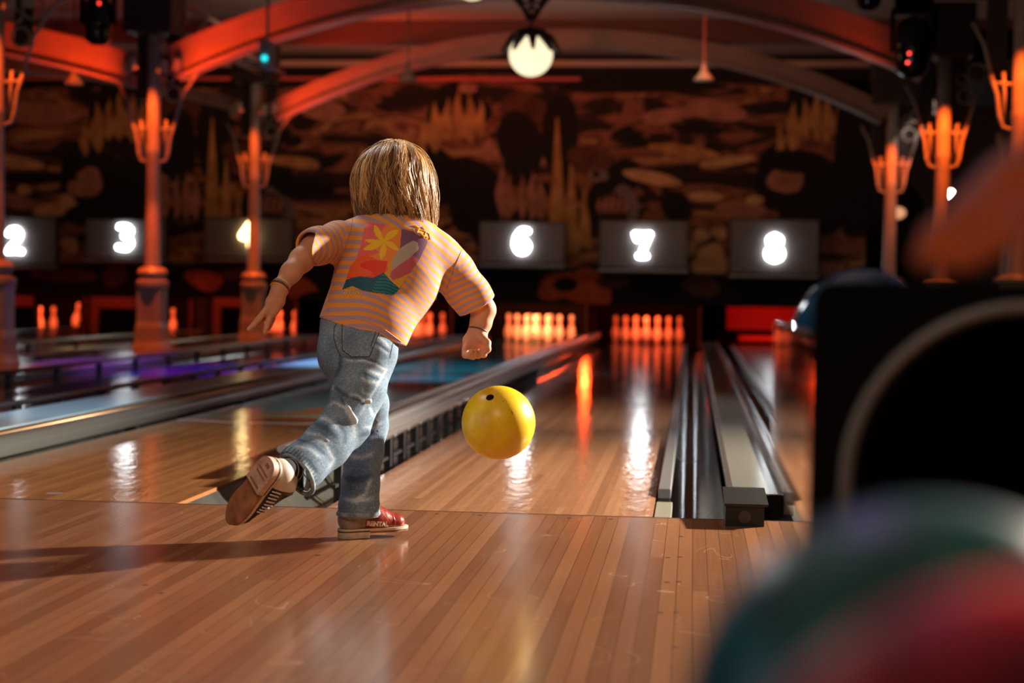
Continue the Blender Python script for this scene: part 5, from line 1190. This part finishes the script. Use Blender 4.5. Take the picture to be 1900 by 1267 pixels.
# open the cap over the face
d = V-HC; fw = d@HFW; up_ = d@HUP; V = relax(V, Q, 2)
keep = ~(((V-HC)@HFW > .040) & ((V-HC)@HUP < .045)); kq = keep[Q].all(1); 
used_ = np.unique(Q[kq]); rem = np.full(len(V), -1); rem[used_] = np.arange(len(used_))
HM = []
for i, c_ in enumerate(((.13, .055, .018), (.32, .155, .055), (.56, .32, .12), (.76, .52, .26))):
    m_ = mat('hair_tone_%s' % ('dark', 'brown', 'gold', 'blond')[i], c_, .42); m_.node_tree.nodes['Principled BSDF'].inputs['Anisotropic'].default_value = .4; HM.append(m_)
hair = mesh_obj('hair', V[used_]-KL, rem[Q[kq]], [mat('hair_under', (.14, .07, .03), .9)], kid); hair['label'] = 'chin length wavy blond hair'
bvc = BVHTree.FromPolygons([tuple(p) for p in V], [tuple(int(i) for i in q) for q in Q])
rn = random.Random(5); b = MB()
crown = H(.012, -.035, .09)
def strand(az, cl, rnd, length, off):
    """one lock: leaves the crown, follows the skull, then hangs with a wave"""
    P = []; ca, sa = math.cos(az), math.sin(az); n_ = 15
    for i in range(n_):
        t_ = i/(n_-1)
        el = math.radians(86-(88 if abs(az) < 2.2 else 50)*min(1, t_/.66)) ; 
        rx, ry, rz = .110+off, .112+off, .112+off
        if t_ < .66:
            q = H(rx*math.cos(el)*sa, -.012-ry*math.cos(el)*ca, .004+rz*math.sin(el)); base = q; tt = 0
        else:
            tt = (t_-.66)/.34
            q = base+np.array([0, 0, -1.])*(length*tt)+HRT*(sa*(.010*tt-.022*tt*tt)+.014*tt*(1 if sa > -.2 else .3))-HFW*(ca*(.012*tt-.022*tt*tt))
        wv_ = math.sin(t_*15+cl*1.9)*.0095*t_*t_+rnd[0]*.0035*(1-.5*t_)+rnd[1]*.0022*math.sin(t_*17+rnd[2]*6)*t_
        wh = math.cos(t_*9+cl*1.7)*.004*t_
        tang = HRT*ca+HFW*sa
        P.append(q+tang*wv_*1.5+(HRT*sa-HFW*ca)*wh)
    return P
locks = 0
for k in range(2600):
    az = rn.uniform(-3.14, 3.14); cl = round(az*9)
    off = rn.uniform(-.006, .008)*1.0; L_ = .122+.010*math.sin(az)+.016*max(0, math.sin(az))+rn.uniform(-.018, .012)
    if abs(az) > 2.2: L_ = .022+rn.uniform(0, .008)
    elif abs(az) > 1.9: L_ *= .75
    S_ = strand(az, cl+rn.uniform(-.22, .22), (rn.uniform(-1, 1), rn.uniform(-1, 1), rn.random()), L_, off)
    w0 = rn.uniform(.0011, .0022)
    mt = rn.choices((0, 1, 2, 3), ((.55, .30, .12, .03), (.12, .30, .36, .22), (.10, .42, .38, .10), (.30, .40, .22, .08), (.05, .22, .40, .33))[(cl*7+3) % 5])[0]
    b.tube([tuple(p-KL) for p in S_], [w0*.6]+[w0]*10+[w0*.9, w0*.75, w0*.5, w0*.15], 4, mi=mt, cap=False, flat=.5)
for k in range(60):   # flyaways
    az = rn.uniform(-2.2, 2.2); S_ = strand(az, rn.uniform(0, 20), (rn.uniform(-3, 3), rn.uniform(-3, 3), rn.random()), .09+rn.uniform(0, .03), rn.uniform(.010, .018))
    b.tube([tuple(p-KL) for p in S_], .00035, 3, mi=3, cap=False)
sto = b.build('hair_strands', HM, hair, smooth=True); sto['kind'] = 'stuff'

# --- bracelets on the left wrist, wristband on the right
def bangle(c_, n_, r, th, m_, name, lab):
    a1 = np.cross(n_, CF); a1 /= np.linalg.norm(a1); b = MB(); b.tube([tuple(p) for p in ringpts(c_-KL, n_, r, r, a1, 28)], th, 6, cap=False)
    o = b.build(name, m_, kid, smooth=True); o['label'] = lab
wn = cutdir((540, 505, 4.69), (515, 545, 4.65))
bangle(A_(520, 532, 4.656), wn, R_(16.6, 4.66), .0040, mat('bracelet_brown', (.10, .045, .03), .4), 'bracelet', 'dark brown beaded bracelet')
bangle(A_(518, 536, 4.655), wn, R_(16.4, 4.66), .0034, mat('bracelet_orange', (.80, .27, .03), .5), 'bracelet', 'thin orange bracelet')
bangle(A_(523, 527, 4.657), wn, R_(16.2, 4.66), .0014, mat('bracelet_clear', (.5, .45, .42), .2), 'bracelet', 'thin pale bracelet')
bangle(A_(887, 613, 5.0), cutdir((892, 600, 5.01), (886, 622, 5.0)), R_(17.5, 5.0), .0022, mat('bracelet_brown', (.1, .04, .03), .4), 'bracelet', 'thin bracelet on the throwing wrist')

# --- rental shoes
M_RED = mat('shoe_red_leather', (.26, .028, .020), .28, coat=.3, bump=.15, bscale=120); M_GRYL = mat('shoe_grey_leather', (.30, .25, .22), .5, var=.2, vscale=40)
M_CRM = mat('sole_cream', (.62, .52, .38), .6, var=.2, vscale=50); M_HEEL = mat('heel_rubber', (.55, .36, .26), .6, var=.3, vscale=40); M_SUE = mat('sole_suede', (.30, .12, .045), .85, var=.45, vscale=28)
M_BLKL = mat('shoe_black_leather', (.012, .012, .013), .22); M_SOCK = mat('sock_black', (.012, .012, .014), .9); M_WHT = mat('letter_white', (.85, .80, .74), .6); M_SOLED = mat('welt_dark', (.05, .03, .022), .6)
OUT = [(-.002, 0), (.004, .020), (.020, .029), (.06, .029), (.10, .033), (.135, .037), (.165, .030), (.185, .012), (.188, 0), (.184, -.014), (.165, -.028), (.135, -.034), (.10, -.030), (.06, -.027), (.020, -.027), (.004, -.019)]
def smooth_outline(O, k=3):
    for _ in range(k):
        P = []
        for i in range(len(O)):
            a, c_ = O[i], O[(i+1) % len(O)]; P += [(a[0]*.75+c_[0]*.25, a[1]*.75+c_[1]*.25), (a[0]*.25+c_[0]*.75, a[1]*.25+c_[1]*.75)]
        O = P
    return O
OS = smooth_outline(OUT, 2)
SC = 1.12
def shoe(origin, X_, Z_, label, bare=False, side=1, SC=1.12):
    X_ = X_/np.linalg.norm(X_); Z_ = Z_-X_*(Z_@X_); Z_ /= np.linalg.norm(Z_); Y_ = np.cross(Z_, X_)
    t = bpy.data.objects.new('shoe', None); COL.objects.link(t); t.parent = kid; t['label'] = label
    M_ = Matrix.Identity(4)
    for i in range(3): M_[i][0] = X_[i]*SC; M_[i][1] = Y_[i]*SC; M_[i][2] = Z_[i]*SC; M_[i][3] = (origin-KL)[i]
    t.matrix_local = M_
    g = Field((-.02, -.05, -.01), (.21, .05, .12), .0021)
    c = lambda *a: g.cone(*a)
    c((.030, 0, .040), (.045, 0, .060), .0275, .027, .012); c((.045, 0, .06), (.060, 0, .072), .027, .026, .012)
    c((.03, 0, .03), (.085, 0, .038), .028, .030, .015); c((.060, 0, .058), (.110, 0, .036), .026, .027, .02); c((.10, 0, .026), (.150, .002, .022), .032, .029, .015, (np.array([0, 0, 1.]), .8))
    g.plane((0, 0, .010), (0, 0, -1)); g.plane((.05, 0, .082), (-.25, 0, .97))
    V, Q = g.mesh(); V = relax(V, Q, 2); nn = vnormals(V, Q)
    seamd = np.exp(-((V[:, 0]-.062)/.0012)**2)*.0012+np.exp(-((V[:, 0]-.138-.12*np.abs(V[:, 1]))/.0014)**2)*.001
    V = V-nn*seamd[:, None]
    ctr = V[Q].mean(1); mi_ = np.where(ctr[:, 0] < .062, 0, 1)
    if bare: mi_ = np.where(ctr[:, 0] < .052, 0, 1)
    up_m = [M_GRYL, M_RED] if not bare else [mat('shoe_white_leather', (.62, .56, .48), .5), M_BLKL]
    o = mesh_obj('upper', V, Q, up_m, t, mi_)
    b = MB(); b.prism([(p[0], p[1]) for p in OS], .006, .0125, 'z'); b.build('midsole', M_CRM, t, smooth='auto')
    b = MB(); b.prism([(p[0]*1.0, p[1]*.97) for p in OS], .0005, .006, 'z'); b.build('outsole', M_SUE, t, smooth='auto')
    hl = [(p[0], p[1]) for p in OS if p[0] < .078]; hl = sorted([p for p in hl if p[1] >= 0], key=lambda p: -p[0])+sorted([p for p in hl if p[1] < 0], key=lambda p: p[0])
    b = MB(); b.prism([(p[0], p[1]*1.01) for p in hl], -.0115, .0045, 'z'); b.build('heel_block', M_HEEL if bare else M_CRM, t, smooth='auto')
    b = MB(); b.prism([(p[0]-.0006, p[1]*1.03) for p in hl], .0045, .0075, 'z'); b.build('heel_welt', M_SOLED, t, smooth='auto')
    # laces and eyelet stays over the instep
    b = MB()
    for i in range(5):
        xx = .078+i*.0125; zz = .0765-(i+.2)*.0078
        b.tube([(xx, -.019, zz-.009), (xx+.002, -.008, zz), (xx+.002, .008, zz), (xx, .019, zz-.009)], .0021, 6)
        b.tube([(xx, .019, zz-.009), (xx+.0125, -.017, zz-.013)], .0018, 5)
    b.build('laces', M_WHT if bare else mat('lace_dark', (.10, .03, .03), .6), t, smooth=True)
    bv = BVHTree.FromPolygons([tuple(p) for p in V], [tuple(int(i) for i in q) for q in Q])
    def hit(xx, zz, s_): 
        h = bv.ray_cast(Vector((xx, s_*.08, zz)), Vector((0, -s_, 0))); return h[0]
    if not bare:
        cu = bpy.data.curves.new('lettering', 'FONT'); cu.body = 'RENTAL'; cu.size = .0158; cu.extrude = .0003; cu.offset = .0010
        tmp = bpy.data.objects.new('lettering', cu); COL.objects.link(tmp); me = bpy.data.meshes.new_from_object(tmp); bpy.data.objects.remove(tmp)
        # the letters follow the curved side of the upper
        for v_ in me.vertices:
            xx = .066+v_.co.x*.98; zz = .0215+v_.co.y*1.02-v_.co.x*.10; h = hit(xx, zz, side)
            v_.co = Vector((xx, (h.y if h else side*.03)+side*(.0006+v_.co.z), zz)) if side < 0 else Vector((xx, (h.y if h else .03)+.0006+v_.co.z, zz))
        me.materials.append(M_WHT); lo_ = bpy.data.objects.new('lettering', me); COL.objects.link(lo_); lo_.parent = t
        # round pale badge on the heel with a small dark mark
        b = MB(); cxx, czz = .020, .046; P = []
        for rr_ in (0, .0035, .0075):
            for i in range(20 if rr_ else 1):
                a = 2*PI*i/20; h = hit(cxx+rr_*math.cos(a), czz+rr_*math.sin(a), side); P.append((cxx+rr_*math.cos(a), (h.y if h else side*.02)+side*.0008, czz+rr_*math.sin(a)))
        fs = [(0, 1+i, 1+(i+1) % 20) for i in range(20)]+[(1+i, 21+i, 21+(i+1) % 20, 1+(i+1) % 20) for i in range(20)]
        b.add(P, fs); b.build('badge', mat('badge_pale', (.62, .50, .42), .5), t)
        b = MB()
        for q in ([(-.003, -.004), (-.0025, .004)], [(.0025, -.004), (.003, .004)], [(-.003, 0), (0, .001), (.003, 0)]):
            pp = []
            for dx, dz in q:
                h = hit(cxx+dx, czz+dz, side); pp.append((cxx+dx, (h.y if h else side*.02)+side*.0012, czz+dz))
            b.tube(pp, .0005, 5)
        b.build('badge_mark', M_SOLED, t)
    else:
        # white ribbed stay along the side and a grey flap
        b = MB()
        for i in range(8):
            xx = .058+i*.0085; h = hit(xx, .030, side)
            if h: b.tube([(xx, h.y+side*.001, .018), (xx+.001, hit(xx, .030, side).y+side*.0015, .030), (xx+.002, (hit(xx, .042, side) or h).y+side*.001, .042)], .0016, 5)
        b.build('ribbed_stay', M_WHT, t)
        # tread grooves across the heel
        b = MB()
        for xx in (.030, .040, .064): b.box((xx, -.018, -.0125), (xx+.004, .018, -.0112))
        b.box((.012, -.006, -.0125), (.020, .006, -.0112)); b.build('tread', M_SUE, t)
    return t
th = math.radians(30)
xd = np.array([math.cos(th), math.sin(th), .015])
og = np.array(AZ(625, 1001, 0.))+np.array([0, .022, .0135])
shoe(og, xd, np.array([0, 0, 1.]), 'dark red rental shoe with grey heel, planted on the floor', side=-1)
xd = -.62*CR-.72*CU+.34*CF
zd = CF*.74+CR*.64-CU*.12
shoe(A_(512, 856, 4.42), xd, zd, 'lifted rental shoe showing its brown suede sole and pale heel', bare=True, side=-1, SC=1.24)
# black sock between the lifted shoe and the cuff
p0_, p1_, p2_ = A_(528, 872, 4.475), A_(548, 872, 4.515), A_(580, 858, 4.58)
f = fit_field([(p0_, .035), (p1_, .03), (p2_, .035)], .0028); f.chain([(p0_, R_(22, 4.47)), (p1_, R_(20, 4.5)), (p2_, R_(24, 4.58))], .01)
V, Q = f.mesh(); V = relax(V, Q, 2); so = mesh_obj('sock', V-KL, Q, M_SOCK, kid); so['label'] = 'black sock with thin pale stripes'
dd_ = (p1_-p0_)/np.linalg.norm(p1_-p0_); b = MB()
for s_ in (.45, .85):
    c_ = p0_+(p1_-p0_)*s_-KL; a1 = np.cross(dd_, CF); a1 /= np.linalg.norm(a1); b.tube([tuple(p) for p in ringpts(c_, dd_, R_(21.6, 4.5), R_(21.6, 4.5), a1, 28)], .0012, 5, cap=False)
b.build('stripe', mat('sock_stripe', (.45, .36, .30), .8), so, smooth=True)
